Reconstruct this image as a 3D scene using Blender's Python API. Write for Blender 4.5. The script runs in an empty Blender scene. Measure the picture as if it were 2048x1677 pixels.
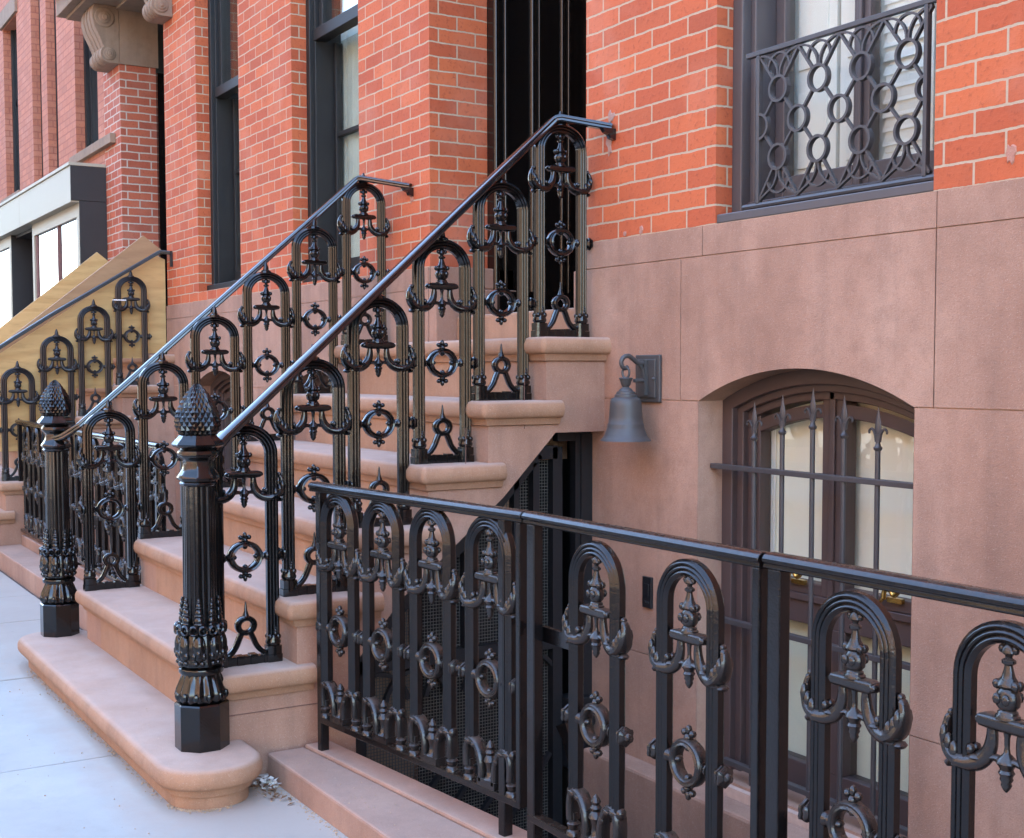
import bpy, bmesh, math, random
from mathutils import Vector, Matrix
random.seed(7)
PI = math.pi
sc = bpy.context.scene
C = sc.collection

# ------------------------------------------------------------------ materials
def new_mat(name):
    m = bpy.data.materials.new(name); m.use_nodes = True
    nt = m.node_tree; nt.nodes.clear()
    out = nt.nodes.new('ShaderNodeOutputMaterial')
    b = nt.nodes.new('ShaderNodeBsdfPrincipled')
    nt.links.new(b.outputs[0], out.inputs[0])
    return m, nt, b

def N(nt, t, **kw):
    n = nt.nodes.new(t)
    for k, v in kw.items():
        if k in n.inputs: n.inputs[k].default_value = v
        else: setattr(n, k, v)
    return n

def ramp(nt, fac, stops):
    r = nt.nodes.new('ShaderNodeValToRGB')
    e = r.color_ramp.elements
    while len(e) < len(stops): e.new(0.5)
    for i, (p, c) in enumerate(stops):
        e[i].position = p; e[i].color = (c[0], c[1], c[2], 1) if len(c) == 3 else c
    nt.links.new(fac, r.inputs[0]); return r.outputs[0]

def noise(nt, vec, scale, detail=4, rough=.55):
    n = N(nt, 'ShaderNodeTexNoise', Scale=scale, Detail=detail, Roughness=rough)
    if vec is not None: nt.links.new(vec, n.inputs['Vector'])
    return n.outputs[0]

def mixc(nt, fac, a, b, mode='MIX'):
    m = nt.nodes.new('ShaderNodeMix'); m.data_type = 'RGBA'; m.blend_type = mode
    for sock, v in ((m.inputs[0], fac), (m.inputs[6], a), (m.inputs[7], b)):
        if hasattr(v, 'is_output'): nt.links.new(v, sock)
        elif isinstance(v, (int, float)): sock.default_value = v
        else: sock.default_value = (v[0], v[1], v[2], 1)
    return m.outputs[2]

def bump(nt, b, h, strength, dist):
    n = N(nt, 'ShaderNodeBump', Strength=strength, Distance=dist)
    nt.links.new(h, n.inputs['Height']); nt.links.new(n.outputs[0], b.inputs['Normal'])
    return n

def objco(nt):
    return nt.nodes.new('ShaderNodeTexCoord').outputs['Object']

def math_(nt, op, a, b=None, c=None):
    n = nt.nodes.new('ShaderNodeMath'); n.operation = op
    for i, v in enumerate((a, b, c)):
        if v is None: continue
        if hasattr(v, 'is_output'): nt.links.new(v, n.inputs[i])
        else: n.inputs[i].default_value = v
    return n.outputs[0]

def brick_mat(name, c1, c2, mortar, zoff, bw=.2065, rh=.0679, ms=.0065, pale=.25):
    m, nt, b = new_mat(name)
    L = nt.links
    co = objco(nt)
    sep = nt.nodes.new('ShaderNodeSeparateXYZ'); L.new(co, sep.inputs[0])
    geo = nt.nodes.new('ShaderNodeNewGeometry')
    sn = nt.nodes.new('ShaderNodeSeparateXYZ'); L.new(geo.outputs['True Normal'], sn.inputs[0])
    ax = math_(nt, 'GREATER_THAN', math_(nt, 'ABSOLUTE', sn.outputs[0]), .5)
    # returns run along y, fronts along x
    u0 = math_(nt, 'MULTIPLY', sep.outputs[0], math_(nt, 'SUBTRACT', 1.0, ax))
    u = math_(nt, 'ADD', u0, math_(nt, 'MULTIPLY', math_(nt, 'ADD', sep.outputs[1], .052), ax))
    wob = noise(nt, co, 9, 2)
    v = math_(nt, 'ADD', math_(nt, 'SUBTRACT', sep.outputs[2], zoff), math_(nt, 'MULTIPLY', math_(nt, 'SUBTRACT', wob, .5), .011))
    wob2 = noise(nt, co, 60, 2)
    v = math_(nt, 'ADD', v, math_(nt, 'MULTIPLY', math_(nt, 'SUBTRACT', wob2, .5), .005))
    cb = nt.nodes.new('ShaderNodeCombineXYZ'); L.new(u, cb.inputs[0]); L.new(v, cb.inputs[1])
    bt = N(nt, 'ShaderNodeTexBrick', Scale=1.0)
    bt.inputs['Mortar Size'].default_value = ms; bt.inputs['Mortar Smooth'].default_value = .12
    bt.inputs['Bias'].default_value = 0.0
    bt.inputs['Brick Width'].default_value = bw; bt.inputs['Row Height'].default_value = rh
    bt.inputs['Color1'].default_value = (0, 0, 0, 1); bt.inputs['Color2'].default_value = (1, 1, 1, 1)
    bt.inputs['Mortar'].default_value = (.5, .5, .5, 1)
    bt.offset = .5
    L.new(cb.outputs[0], bt.inputs['Vector'])
    base = mixc(nt, bt.outputs['Color'], c1, c2)
    wn = nt.nodes.new('ShaderNodeTexWhiteNoise'); L.new(bt.outputs['Color'], wn.inputs['Vector'])
    base = mixc(nt, math_(nt, 'MULTIPLY', ramp(nt, wn.outputs[0], [(.70, (0, 0, 0)), (1.0, (1, 1, 1))]), .30), base, (c1[0]*.70, c1[1]*.9, c1[2]*1.1))
    n1 = noise(nt, co, 7, 5, .6); n2 = noise(nt, co, 55, 4, .65); n3 = noise(nt, co, 2.3, 4)
    base = mixc(nt, ramp(nt, n2, [(.55, (0, 0, 0)), (.85, (1, 1, 1))]), base, tuple(x*.42 for x in c1))
    dk = math_(nt, 'MULTIPLY', ramp(nt, n1, [(.5, (0, 0, 0)), (.75, (1, 1, 1))]), .30)
    base = mixc(nt, dk, base, (c1[0]*.6, c1[1]*.75, c1[2]*.9))
    ef = math_(nt, 'MULTIPLY', ramp(nt, n3, [(.52, (0, 0, 0)), (.8, (1, 1, 1))]), pale)
    base = mixc(nt, ef, base, (.62, .36, .27))
    mo = mixc(nt, n2, mortar, tuple(x*.8 for x in mortar))
    col = mixc(nt, bt.outputs['Fac'], base, mo)
    L.new(col, b.inputs['Base Color'])
    b.inputs['Roughness'].default_value = .86
    h = math_(nt, 'ADD', math_(nt, 'MULTIPLY', bt.outputs['Fac'], -.8), math_(nt, 'MULTIPLY', n2, .55))
    h = math_(nt, 'ADD', h, math_(nt, 'MULTIPLY', n1, .3))
    bump(nt, b, h, .75, .006)
    return m

def stone_mat(name, ca, cb_, cc, speck=1.0, dusty=0.0):
    m, nt, b = new_mat(name); L = nt.links
    co = objco(nt)
    mp = N(nt, 'ShaderNodeMapping'); mp.inputs['Scale'].default_value = (1, 1, .55); L.new(co, mp.inputs[0])
    a = noise(nt, mp.outputs[0], 2.1, 6, .6); f = noise(nt, co, 220, 3, .7); g = noise(nt, co, 14, 5, .6)
    st = N(nt, 'ShaderNodeMapping'); st.inputs['Scale'].default_value = (9, 9, .9); L.new(co, st.inputs[0])
    drip = noise(nt, st.outputs[0], 1.0, 5, .6)
    c = ramp(nt, a, [(.32, ca), (.52, cb_), (.7, cc)])
    c = mixc(nt, math_(nt, 'MULTIPLY', ramp(nt, g, [(.45, (0, 0, 0)), (.75, (1, 1, 1))]), .35), c, tuple(x*.72 for x in ca))
    c = mixc(nt, math_(nt, 'MULTIPLY', ramp(nt, drip, [(.50, (0, 0, 0)), (.74, (1, 1, 1))]), .38), c, (ca[0]*.58, ca[1]*.64, ca[2]*.70))
    vor = N(nt, 'ShaderNodeTexVoronoi', Scale=260.0); L.new(co, vor.inputs['Vector'])
    sp = ramp(nt, vor.outputs['Distance'], [(.16, (1, 1, 1)), (.34, (0, 0, 0))])
    c = mixc(nt, math_(nt, 'MULTIPLY', math_(nt, 'MULTIPLY', sp, ramp(nt, noise(nt, co, 90, 2), [(.46, (0, 0, 0)), (.66, (1, 1, 1))])), .34*speck), c, (.75, .62, .52))
    c = mixc(nt, math_(nt, 'MULTIPLY', ramp(nt, f, [(.5, (0, 0, 0)), (.8, (1, 1, 1))]), .45*speck), c, tuple(x*.5 for x in ca))
    if dusty:
        geo = nt.nodes.new('ShaderNodeNewGeometry'); sn = nt.nodes.new('ShaderNodeSeparateXYZ'); L.new(geo.outputs['Normal'], sn.inputs[0])
        up = ramp(nt, sn.outputs[2], [(.55, (0, 0, 0)), (1.0, (1, 1, 1))])
        du = math_(nt, 'MULTIPLY', math_(nt, 'MULTIPLY', up, ramp(nt, noise(nt, co, 4.5, 6, .65), [(.3, (.62, .62, .62)), (.66, (1, 1, 1))])), dusty)
        c = mixc(nt, du, c, (.53, .425, .36))
    L.new(c, b.inputs['Base Color']); b.inputs['Roughness'].default_value = .9
    h = math_(nt, 'ADD', f, math_(nt, 'MULTIPLY', g, 1.2))
    bump(nt, b, h, .5, .0035)
    return m

def iron_mat(name, col, rough, dust=0.0, dustc=(.16, .11, .075), bumpd=.0016, chips=False, ior=1.52):
    m, nt, b = new_mat(name); L = nt.links
    oi = nt.nodes.new('ShaderNodeObjectInfo'); va = nt.nodes.new('ShaderNodeVectorMath'); va.operation = 'MULTIPLY_ADD'
    L.new(oi.outputs['Location'], va.inputs[0]); va.inputs[1].default_value = (7.3, 5.1, 3.7); L.new(objco(nt), va.inputs[2]); co = va.outputs[0]
    n1 = noise(nt, co, 38, 4, .6); n2 = noise(nt, co, 160, 3, .6); n3 = noise(nt, co, 12, 3)
    geo = nt.nodes.new('ShaderNodeNewGeometry')
    sn = nt.nodes.new('ShaderNodeSeparateXYZ'); L.new(geo.outputs['Normal'], sn.inputs[0])
    c = mixc(nt, n3, col, tuple(x*1.7 for x in col))
    if dust > 0:
        up = ramp(nt, sn.outputs[2], [(.30, (0, 0, 0)), (.95, (1, 1, 1))])
        d = math_(nt, 'MULTIPLY', math_(nt, 'MULTIPLY', up, ramp(nt, n1, [(.3, (.15, .15, .15)), (.7, (1, 1, 1))])), dust)
        c = mixc(nt, d, c, dustc)
        r = math_(nt, 'ADD', rough, math_(nt, 'MULTIPLY', d, .45)); L.new(r, b.inputs['Roughness'])
    else:
        r = math_(nt, 'ADD', rough*.75, math_(nt, 'MULTIPLY', n1, rough*.6)); L.new(r, b.inputs['Roughness'])
    if chips:
        v = N(nt, 'ShaderNodeTexNoise', Scale=26.0, Detail=5.0); L.new(co, v.inputs['Vector'])
        ch = ramp(nt, v.outputs[0], [(.765, (0, 0, 0)), (.78, (1, 1, 1))])
        c = mixc(nt, ch, c, (.35, .13, .09))
    L.new(c, b.inputs['Base Color'])
    b.inputs['IOR'].default_value = ior
    b.inputs['Coat Weight'].default_value = .25 if rough < .2 else (.08 if rough < .3 else 0); b.inputs['Coat Roughness'].default_value = .06 if rough < .2 else .2
    h = math_(nt, 'ADD', n1, math_(nt, 'MULTIPLY', n2, .5))
    bump(nt, b, h, .5, bumpd)
    return m

def plain_mat(name, col, rough=.5, metal=0.0, nscale=30, var=.25, bs=.0008):
    m, nt, b = new_mat(name); L = nt.links
    co = objco(nt); n1 = noise(nt, co, nscale, 4, .6)
    c = mixc(nt, n1, tuple(x*(1-var) for x in col), tuple(min(1, x*(1+var)) for x in col))
    L.new(c, b.inputs['Base Color']); b.inputs['Roughness'].default_value = rough
    b.inputs['Metallic'].default_value = metal
    if bs: bump(nt, b, n1, .4, bs)
    return m

def glass_mat(name, tint=(1, 1, 1), refl=1.0):
    m = bpy.data.materials.new(name); m.use_nodes = True; nt = m.node_tree; nt.nodes.clear(); L = nt.links
    out = nt.nodes.new('ShaderNodeOutputMaterial'); mix = nt.nodes.new('ShaderNodeMixShader')
    tr = N(nt, 'ShaderNodeBsdfTransparent'); tr.inputs[0].default_value = (*tint, 1)
    gl = N(nt, 'ShaderNodeBsdfGlossy', Roughness=.01)
    co = objco(nt); n = noise(nt, co, 3.5, 2)
    bp = N(nt, 'ShaderNodeBump', Strength=.06, Distance=.02); L.new(n, bp.inputs['Height']); L.new(bp.outputs[0], gl.inputs['Normal'])
    lw = N(nt, 'ShaderNodeLayerWeight', Blend=.5)
    f = math_(nt, 'MINIMUM', math_(nt, 'MULTIPLY', math_(nt, 'ADD', math_(nt, 'MULTIPLY', math_(nt, 'POWER', lw.outputs['Facing'], 5.0), .92), .045), refl), 1.0)
    L.new(f, mix.inputs[0]); L.new(tr.outputs[0], mix.inputs[1]); L.new(gl.outputs[0], mix.inputs[2])
    L.new(mix.outputs[0], out.inputs[0]); return m

def plywood_mat(name, ca, cb_):
    m, nt, b = new_mat(name); L = nt.links
    co = objco(nt)
    mp = N(nt, 'ShaderNodeMapping'); mp.inputs['Scale'].default_value = (1, .8, 4.0)
    mp.inputs['Rotation'].default_value = (math.radians(-38), 0, 0); L.new(co, mp.inputs[0])
    w = N(nt, 'ShaderNodeTexWave', Scale=.55, Distortion=14.0, Detail=4.0); w.inputs['Detail Scale'].default_value = .8
    w.bands_direction = 'Z'; L.new(mp.outputs[0], w.inputs[0])
    g = noise(nt, mp.outputs[0], 9, 6, .65)
    c = ramp(nt, w.outputs[1], [(.0, tuple(x*.8+y*.2 for x, y in zip(ca, cb_))), (.6, cb_), (1.0, tuple(x*.35+y*.65 for x, y in zip(ca, cb_)))])
    c = mixc(nt, math_(nt, 'MULTIPLY', ramp(nt, g, [(.5, (0, 0, 0)), (.8, (1, 1, 1))]), .5), c, tuple(x*.6 for x in ca))
    L.new(c, b.inputs['Base Color']); b.inputs['Roughness'].default_value = .7
    return m

def paving_mat(name, c1, dirt=False):
    m, nt, b = new_mat(name); L = nt.links
    co = objco(nt); a = noise(nt, co, 1.7, 6, .62); f = noise(nt, co, 190, 3, .7); g = noise(nt, co, 13, 5, .7)
    c = ramp(nt, a, [(.3, tuple(x*.84 for x in c1)), (.68, tuple(min(1, x*1.08) for x in c1))])
    c = mixc(nt, math_(nt, 'MULTIPLY', ramp(nt, g, [(.55, (0, 0, 0)), (.8, (1, 1, 1))]), .18), c, tuple(x*.6 for x in c1))
    c = mixc(nt, math_(nt, 'MULTIPLY', ramp(nt, f, [(.55, (0, 0, 0)), (.8, (1, 1, 1))]), .25), c, tuple(x*.55 for x in c1))
    if dirt:   # tan silt washed along the foot of the steps, faint stains and gum on the slabs
        sep = nt.nodes.new('ShaderNodeSeparateXYZ'); L.new(co, sep.inputs[0])
        k = math_(nt, 'ADD', math_(nt, 'MULTIPLY', sep.outputs[1], 4.2), math_(nt, 'MULTIPLY', noise(nt, co, 5, 6, .7), 1.3))
        k = math_(nt, 'MULTIPLY', ramp(nt, math_(nt, 'ADD', k, 7.75), [(.0, (0, 0, 0)), (.75, (1, 1, 1))]), .55)
        c = mixc(nt, k, c, (.36, .27, .20))
        st = ramp(nt, noise(nt, co, 3.1, 7, .68), [(.56, (0, 0, 0)), (.70, (1, 1, 1))])
        c = mixc(nt, math_(nt, 'MULTIPLY', st, .22), c, (.22, .22, .215))
        vg = N(nt, 'ShaderNodeTexVoronoi', Scale=3.3); L.new(co, vg.inputs['Vector'])
        c = mixc(nt, math_(nt, 'MULTIPLY', ramp(nt, vg.outputs['Distance'], [(.035, (1, 1, 1)), (.05, (0, 0, 0))]), .35), c, (.12, .12, .12))
    L.new(c, b.inputs['Base Color']); b.inputs['Roughness'].default_value = .85
    bump(nt, b, f, .25, .002); return m

M = {}
M['brick'] = brick_mat('brick', (.41, .080, .027), (.55, .130, .042), (.52, .38, .25), 1.828, ms=.0040)
M['brick_neighbour'] = brick_mat('brick_neighbour', (.37, .085, .042), (.48, .125, .06), (.58, .48, .38), 1.85, ms=.0058)
M['brick_pink'] = brick_mat('brick_pink', (.44, .150, .082), (.52, .19, .105), (.40, .13, .08), 1.84, ms=.006, pale=.35)
M['stone'] = stone_mat('stone', (.300, .162, .106), (.385, .218, .146), (.46, .276, .190))
M['stone_step'] = stone_mat('stone_step', (.315, .166, .092), (.37, .203, .116), (.435, .245, .148), .9, .6)
M['stone_kerb'] = stone_mat('stone_kerb', (.29, .165, .112), (.36, .21, .145), (.42, .26, .18), .8, .22)
M['stone_tan'] = stone_mat('stone_tan', (.24, .16, .105), (.29, .195, .13), (.33, .23, .155), .3)
M['joint'] = plain_mat('joint', (.50, .34, .26), .95)
M['stone_dark_joint'] = plain_mat('stone_dark_joint', (.15, .08, .06), .95)
M['gloss_black'] = iron_mat('gloss_black', (.0030, .0026, .0024), .10, bumpd=.0011, ior=1.45)
M['gloss_rail'] = iron_mat('gloss_rail', (.003, .0036, .0045), .09, bumpd=.0003, ior=1.62)
M['worn_black'] = iron_mat('worn_black', (.0035, .0030, .0031), .17, dust=.34, dustc=(.095, .062, .040), bumpd=.0026, chips=True, ior=1.38)
M['worn_ornament'] = iron_mat('worn_ornament', (.010, .0085, .008), .20, dust=.50, dustc=(.12, .088, .066), bumpd=.0024, chips=True, ior=1.5)
M['flat_black'] = iron_mat('flat_black', (.008, .008, .009), .38, bumpd=.0006)
M['gate_black'] = iron_mat('gate_black', (.004, .004, .005), .45, bumpd=.0006)
M['wire'] = plain_mat('wire', (.11, .10, .085), .5, .3)
M['guard_iron'] = iron_mat('guard_iron', (.038, .033, .033), .42, dust=.2, dustc=(.14, .105, .08), bumpd=.0006)
M['lamp_metal'] = iron_mat('lamp_metal', (.038, .036, .035), .48, dust=.15, dustc=(.16, .14, .13), bumpd=.0005)
M['frame_grey'] = plain_mat('frame_grey', (.082, .070, .070), .42, nscale=8, var=.15)
M['frame_brown'] = plain_mat('frame_brown', (.072, .047, .043), .5, nscale=8, var=.15)
M['frame_black'] = plain_mat('frame_black', (.009, .0088, .0085), .55, nscale=6, var=.3)
M['door_black'] = iron_mat('door_black', (.004, .0032, .003), .10, bumpd=.0007, ior=1.42)
M['dark_room'] = plain_mat('dark_room', (.02, .02, .02), .9, bs=0)
M['pit'] = plain_mat('pit', (.10, .065, .052), .9)
M['glass'] = glass_mat('glass', (.95, .97, .95), 1.6)
M['shop_glass'] = glass_mat('shop_glass', (.8, .85, .85), 5.0)
M['shade_cream'] = plain_mat('shade_cream', (.88, .87, .72), .8, nscale=2, var=.05, bs=0)
M['shutter_white'] = plain_mat('shutter_white', (.90, .90, .86), .6, nscale=2, var=.03, bs=0)
M['plastic_sheet'] = plain_mat('plastic_sheet', (.62, .66, .58), .35, nscale=5, var=.35, bs=.03)
M['paper'] = plain_mat('paper', (.82, .81, .78), .8, nscale=6, var=.05)
M['scrap'] = plain_mat('scrap', (.55, .53, .48), .9, nscale=120, var=.5)
M['ink'] = plain_mat('ink', (.03, .03, .03), .8, bs=0)
M['brass'] = plain_mat('brass', (.75, .52, .16), .25, 1.0, nscale=60, var=.15)
M['plywood'] = plywood_mat('plywood', (.50, .285, .10), (.60, .37, .145))
M['plank'] = plywood_mat('plank', (.30, .17, .08), (.36, .215, .105))
M['cream_panel'] = plain_mat('cream_panel', (.37, .325, .24), .5, nscale=3, var=.05)
M['shop_black'] = plain_mat('shop_black', (.017, .013, .013), .45, nscale=5, var=.4)
M['maroon'] = plain_mat('maroon', (.18, .07, .06), .5)
M['display_white'] = plain_mat('display_white', (.42, .43, .42), .7, nscale=3, var=.1, bs=0)
M['paving'] = paving_mat('paving', (.38, .40, .375), True)
M['asphalt'] = paving_mat('asphalt', (.055, .055, .056))
M['earth'] = paving_mat('earth', (.16, .13, .10))
M['roofing'] = plain_mat('roofing', (.06, .06, .06), .9)
M['leaf_litter'] = plain_mat('leaf_litter', (.16, .085, .04), .8, nscale=60, var=.5)
M['grit'] = plain_mat('grit', (.42, .30, .19), .95, nscale=90, var=.6)
M['cement'] = stone_mat('cement', (.40, .17, .11), (.44, .22, .155), (.36, .27, .23), .5)
M['far_brick'] = brick_mat('far_brick', (.30, .13, .07), (.36, .17, .10), (.40, .34, .27), 0)
M['far_stone'] = plain_mat('far_stone', (.25, .175, .11), .9)
M['far_brown'] = brick_mat('far_brown', (.026, .016, .010), (.034, .020, .012), (.04, .028, .02), 0, pale=0)  # near-black so the ironwork reflects a dark street
M['far_glass'] = plain_mat('far_glass', (.05, .06, .07), .1)
M['bark'] = plain_mat('bark', (.10, .085, .07), .9)

# ------------------------------------------------------------------ mesh builder
class MB:
    def __init__(s): s.v = []; s.f = []; s.m = Matrix.Identity(4)
    def add(s, vs, fs):
        o = len(s.v)
        s.v += [tuple(s.m @ Vector(p)) for p in vs]
        s.f += [tuple(i+o for i in f) for f in fs]
    def box(s, x0, x1, y0, y1, z0, z1):
        s.add([(x0,y0,z0),(x1,y0,z0),(x1,y1,z0),(x0,y1,z0),(x0,y0,z1),(x1,y0,z1),(x1,y1,z1),(x0,y1,z1)],
              [(0,3,2,1),(4,5,6,7),(0,1,5,4),(1,2,6,5),(2,3,7,6),(3,0,4,7)])
    def loft(s, loops, cap0=True, cap1=True, closed=True):
        n = len(loops[0]); vs = [p for l in loops for p in l]; fs = []
        for i in range(len(loops)-1):
            for j in range(n if closed else n-1):
                k = (j+1) % n
                fs.append((i*n+j, i*n+k, (i+1)*n+k, (i+1)*n+j))
        if cap0: fs.append(tuple(range(n-1, -1, -1)))
        if cap1: fs.append(tuple((len(loops)-1)*n+j for j in range(n)))
        s.add(vs, fs)
    def prism(s, poly, axis, a, b):
        # poly: list of 2-tuples in the plane across 'axis'
        def P(p, t):
            return {'x': (t, p[0], p[1]), 'y': (p[0], t, p[1]), 'z': (p[0], p[1], t)}[axis]
        s.loft([[P(p, a) for p in poly], [P(p, b) for p in poly]])
    def lathe(s, prof, c=(0, 0), seg=16, sy=1.0, fn=None, z0=0.0):
        loops = []
        for r, z in prof:
            l = []
            for j in range(seg):
                t = 2*PI*j/seg; rr = r*(fn(t, z) if fn else 1)
                l.append((c[0]+rr*math.cos(t), c[1]+rr*math.sin(t)*sy, z+z0))
            loops.append(l)
        s.loft(loops)
    def ball(s, c, r, seg=10):
        rx, ry, rz = (r, r, r) if isinstance(r, (int, float)) else r
        h = seg//2; loops = []
        for i in range(h+1):
            a = -PI/2+PI*(i+.0)/h
            a = max(-PI/2+.12, min(PI/2-.12, a))
            loops.append([(c[0]+rx*math.cos(a)*math.cos(2*PI*j/seg), c[1]+ry*math.cos(a)*math.sin(2*PI*j/seg), c[2]+rz*math.sin(a)) for j in range(seg)])
        s.loft(loops)
    def sweep(s, path, prof, scales=None, closed=False, y=0.0):
        # path in the (x,z) plane, prof = (n, d) across it; d runs along y
        n = len(path); loops = []
        for i, p in enumerate(path):
            a = path[(i-1) % n] if (closed or i > 0) else p
            b = path[(i+1) % n] if (closed or i < n-1) else p
            t = Vector((b[0]-a[0], b[1]-a[1])); t.normalize()
            nn = Vector((-t[1], t[0])); k = scales[i] if scales else (1, 1)
            if isinstance(k, (int, float)): k = (k, k)
            loops.append([(p[0]+nn[0]*q[0]*k[0], y+q[1]*k[1], p[1]+nn[1]*q[0]*k[0]) for q in prof])
        if closed:
            loops.append(loops[0]); s.loft(loops, False, False)
        else: s.loft(loops)
    def tube3(s, pts, prof):
        # 3-d sweep, profile = (side, up); vertical stays up
        loops = []; n = len(pts); pts = [Vector(p) for p in pts]
        for i, p in enumerate(pts):
            a = pts[max(0, i-1)]; b = pts[min(n-1, i+1)]
            d1 = (p-a).normalized() if i > 0 else (b-p).normalized()
            d2 = (b-p).normalized() if i < n-1 else d1
            t = (d1+d2).normalized(); k = 1/max(.4, t.dot(d1))
            side = t.cross(Vector((0, 0, 1))).normalized(); up = side.cross(t).normalized()
            loops.append([tuple(p+side*q[0]+up*q[1]*k) for q in prof])
        s.loft(loops)
    def build(s, name, mat, parent=None, ang=40, bevel=0):
        me = bpy.data.meshes.new(name); me.from_pydata(s.v, [], s.f)
        bm = bmesh.new(); bm.from_mesh(me); bmesh.ops.recalc_face_normals(bm, faces=bm.faces); bm.to_mesh(me); bm.free()
        me.materials.append(M[mat] if isinstance(mat, str) else mat)
        if ang:
            me.polygons.foreach_set('use_smooth', [True]*len(me.polygons))
            me.set_sharp_from_angle(angle=math.radians(ang))
        o = bpy.data.objects.new(name, me); C.objects.link(o)
        if parent: o.parent = parent
        if bevel:
            md = o.modifiers.new('edge', 'BEVEL'); md.width = bevel; md.segments = 2; md.limit_method = 'ANGLE'; md.angle_limit = math.radians(50)
        return o

def tag(o, label, cat, group=None):
    o['label'] = label; o['category'] = cat
    if group: o['group'] = group
    return o
def struct(o): o['kind'] = 'structure'; return o
def thing(name, label, cat, loc=(0, 0, 0), rz=0, group=None):
    o = bpy.data.objects.new(name, None); C.objects.link(o)
    o.location = loc; o.rotation_euler = (0, 0, rz); o.empty_display_size = .1
    return tag(o, label, cat, group)
def copy_tree(o, parent):
    c = o.copy(); C.objects.link(c); c.parent = parent
    for ch in o.children: copy_tree(ch, c)
    return c
def circ(n, rx, ry=None, ph=0):
    ry = rx if ry is None else ry
    return [(rx*math.cos(2*PI*i/n+ph), ry*math.sin(2*PI*i/n+ph)) for i in range(n)]
def arc(cx, cz, r, a0, a1, n):
    return [(cx+r*math.cos(math.radians(a0+(a1-a0)*i/n)), cz+r*math.sin(math.radians(a0+(a1-a0)*i/n))) for i in range(n+1)]
def smooth(pts, it=2):
    for _ in range(it):
        q = [pts[0]]
        for a, b in zip(pts, pts[1:]):
            q += [tuple(.75*x+.25*y for x, y in zip(a, b)), tuple(.25*x+.75*y for x, y in zip(a, b))]
        q.append(pts[-1]); pts = q
    return pts

# ------------------------------------------------------------------ cast-iron arch panel
def reed_profile(w, d):
    # three reeds on the front and back, a step on each side
    h = w/2; p = []
    fr = []
    for i in range(13):
        n = -h+.003+(w-.006)*i/12
        fr.append((n, d/2-.0055+.0055*abs(math.sin(PI*3*i/12))))
    p += [(-h, -d/2+.008)]
    p += [(n, -q) for n, q in fr]
    p += [(h, -d/2+.008), (h, d/2-.008)]
    p += [(n, q) for n, q in reversed(fr)]
    p += [(-h, d/2-.008)]
    return p

ARCH_R, ARCH_C = .0875, .7235
def arch_frame(v0, knuckle=True):
    b = MB()
    path = [(ARCH_R, v0), (ARCH_R, .2), (ARCH_R, .45)] + arc(0, ARCH_C, ARCH_R, 0, 180, 20) + [(-ARCH_R, .45), (-ARCH_R, .2), (-ARCH_R, v0)]
    b.sweep(path, reed_profile(.038, .032))
    # small knuckle under the handrail
    if knuckle: b.lathe([(.024, .822), (.022, .832), (.013, .838), (.011, .852), (.007, .866), (.003, .878)], seg=10)
    return b

def urn_ornament():
    b = MB()
    b.lathe([(.003,.797),(.008,.790),(.0125,.783),(.014,.777),(.007,.772),(.006,.768),(.0125,.764),(.0125,.759),(.007,.755),(.0085,.748),
             (.012,.736),(.019,.726),(.021,.721),(.015,.716),(.019,.710),(.0225,.700),(.0205,.687),(.014,.680),(.018,.677),(.018,.673),(.022,.670),(.022,.664)], seg=14, sy=.85)
    for s in (-1, 1):
        b.ball((s*.013, 0, .782), (.007, .007, .008), 8)
        b.ball((s*.018, -.006, .722), (.008, .008, .009), 8)
        b.ball((s*.018, .006, .722), (.008, .008, .009), 8)
        b.ball((s*.009, -.018, .700), (.008, .006, .010), 8)
        b.ball((s*.009, .018, .700), (.008, .006, .010), 8)
    # platform
    pl = [(-.051,-.015),(.051,-.015),(.055,-.009),(.055,.009),(.051,.015),(-.051,.015),(-.055,.009),(-.055,-.009)]
    def lp(k, z): return [(x*k, y*k, z) for x, y in pl]
    b.loft([lp(.8,.667), lp(.97,.664), lp(1,.659), lp(1,.651), lp(.93,.646), lp(.6,.642)])
    for s in (-1, 1): b.ball((s*.051, 0, .655), (.010, .016, .0095), 10)
    # scrolls that leave the platform, cross the leg and curl up outside it
    prof = circ(10, 1, 1)
    for s in (-1, 1):
        pts = smooth([(s*.030,.648),(s*.029,.628),(s*.033,.604),(s*.046,.585),(s*.066,.573),(s*.089,.572),(s*.110,.584),(s*.121,.608),(s*.121,.634),(s*.113,.651)], 2)
        n = len(pts)
        sc_ = []
        for i in range(n):
            t = i/(n-1)
            w = .0075+.0085*math.sin(PI*min(1, t*1.12))**1.3 if t < .9 else .0075
            d = .009+.017*math.exp(-((t-.60)/.22)**2)
            if t > .93: w *= .7; d *= .7
            sc_.append((w, d))
        b.sweep(pts, prof, sc_)
        # leaves lying over the scroll
        for dd in (-1, 1):
            for (x, z, rx, rz, tl) in ((.058,.586,.014,.006,.5),(.097,.588,.009,.019,0),(.109,.600,.008,.018,0),(.118,.612,.007,.020,0),(.067,.598,.007,.010,0)):
                b.ball((s*x, dd*(.014 if x > .09 else .008), z), (rx, .010, rz), 8)
        b.ball((s*.113, 0, .651), (.007, .010, .008), 8)
        b.ball((s*.113, 0, .563), (.010, .017, .008), 8)
        b.ball((s*.092, 0, .566), (.020, .021, .007), 10)
    # pendant drop between the scrolls
    b.lathe([(.0075,.645),(.005,.632),(.0045,.615),(.006,.606),(.015,.597),(.018,.590),(.013,.583),(.011,.578),(.014,.573),(.010,.566),(.0115,.562),(.008,.556),(.0095,.552),(.006,.545),(.002,.540)], seg=12)
    b.sweep([(-.046,.589),(-.02,.594),(0,.592),(.02,.594),(.046,.589)], circ(8, .0065, .008))
    return b

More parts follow.
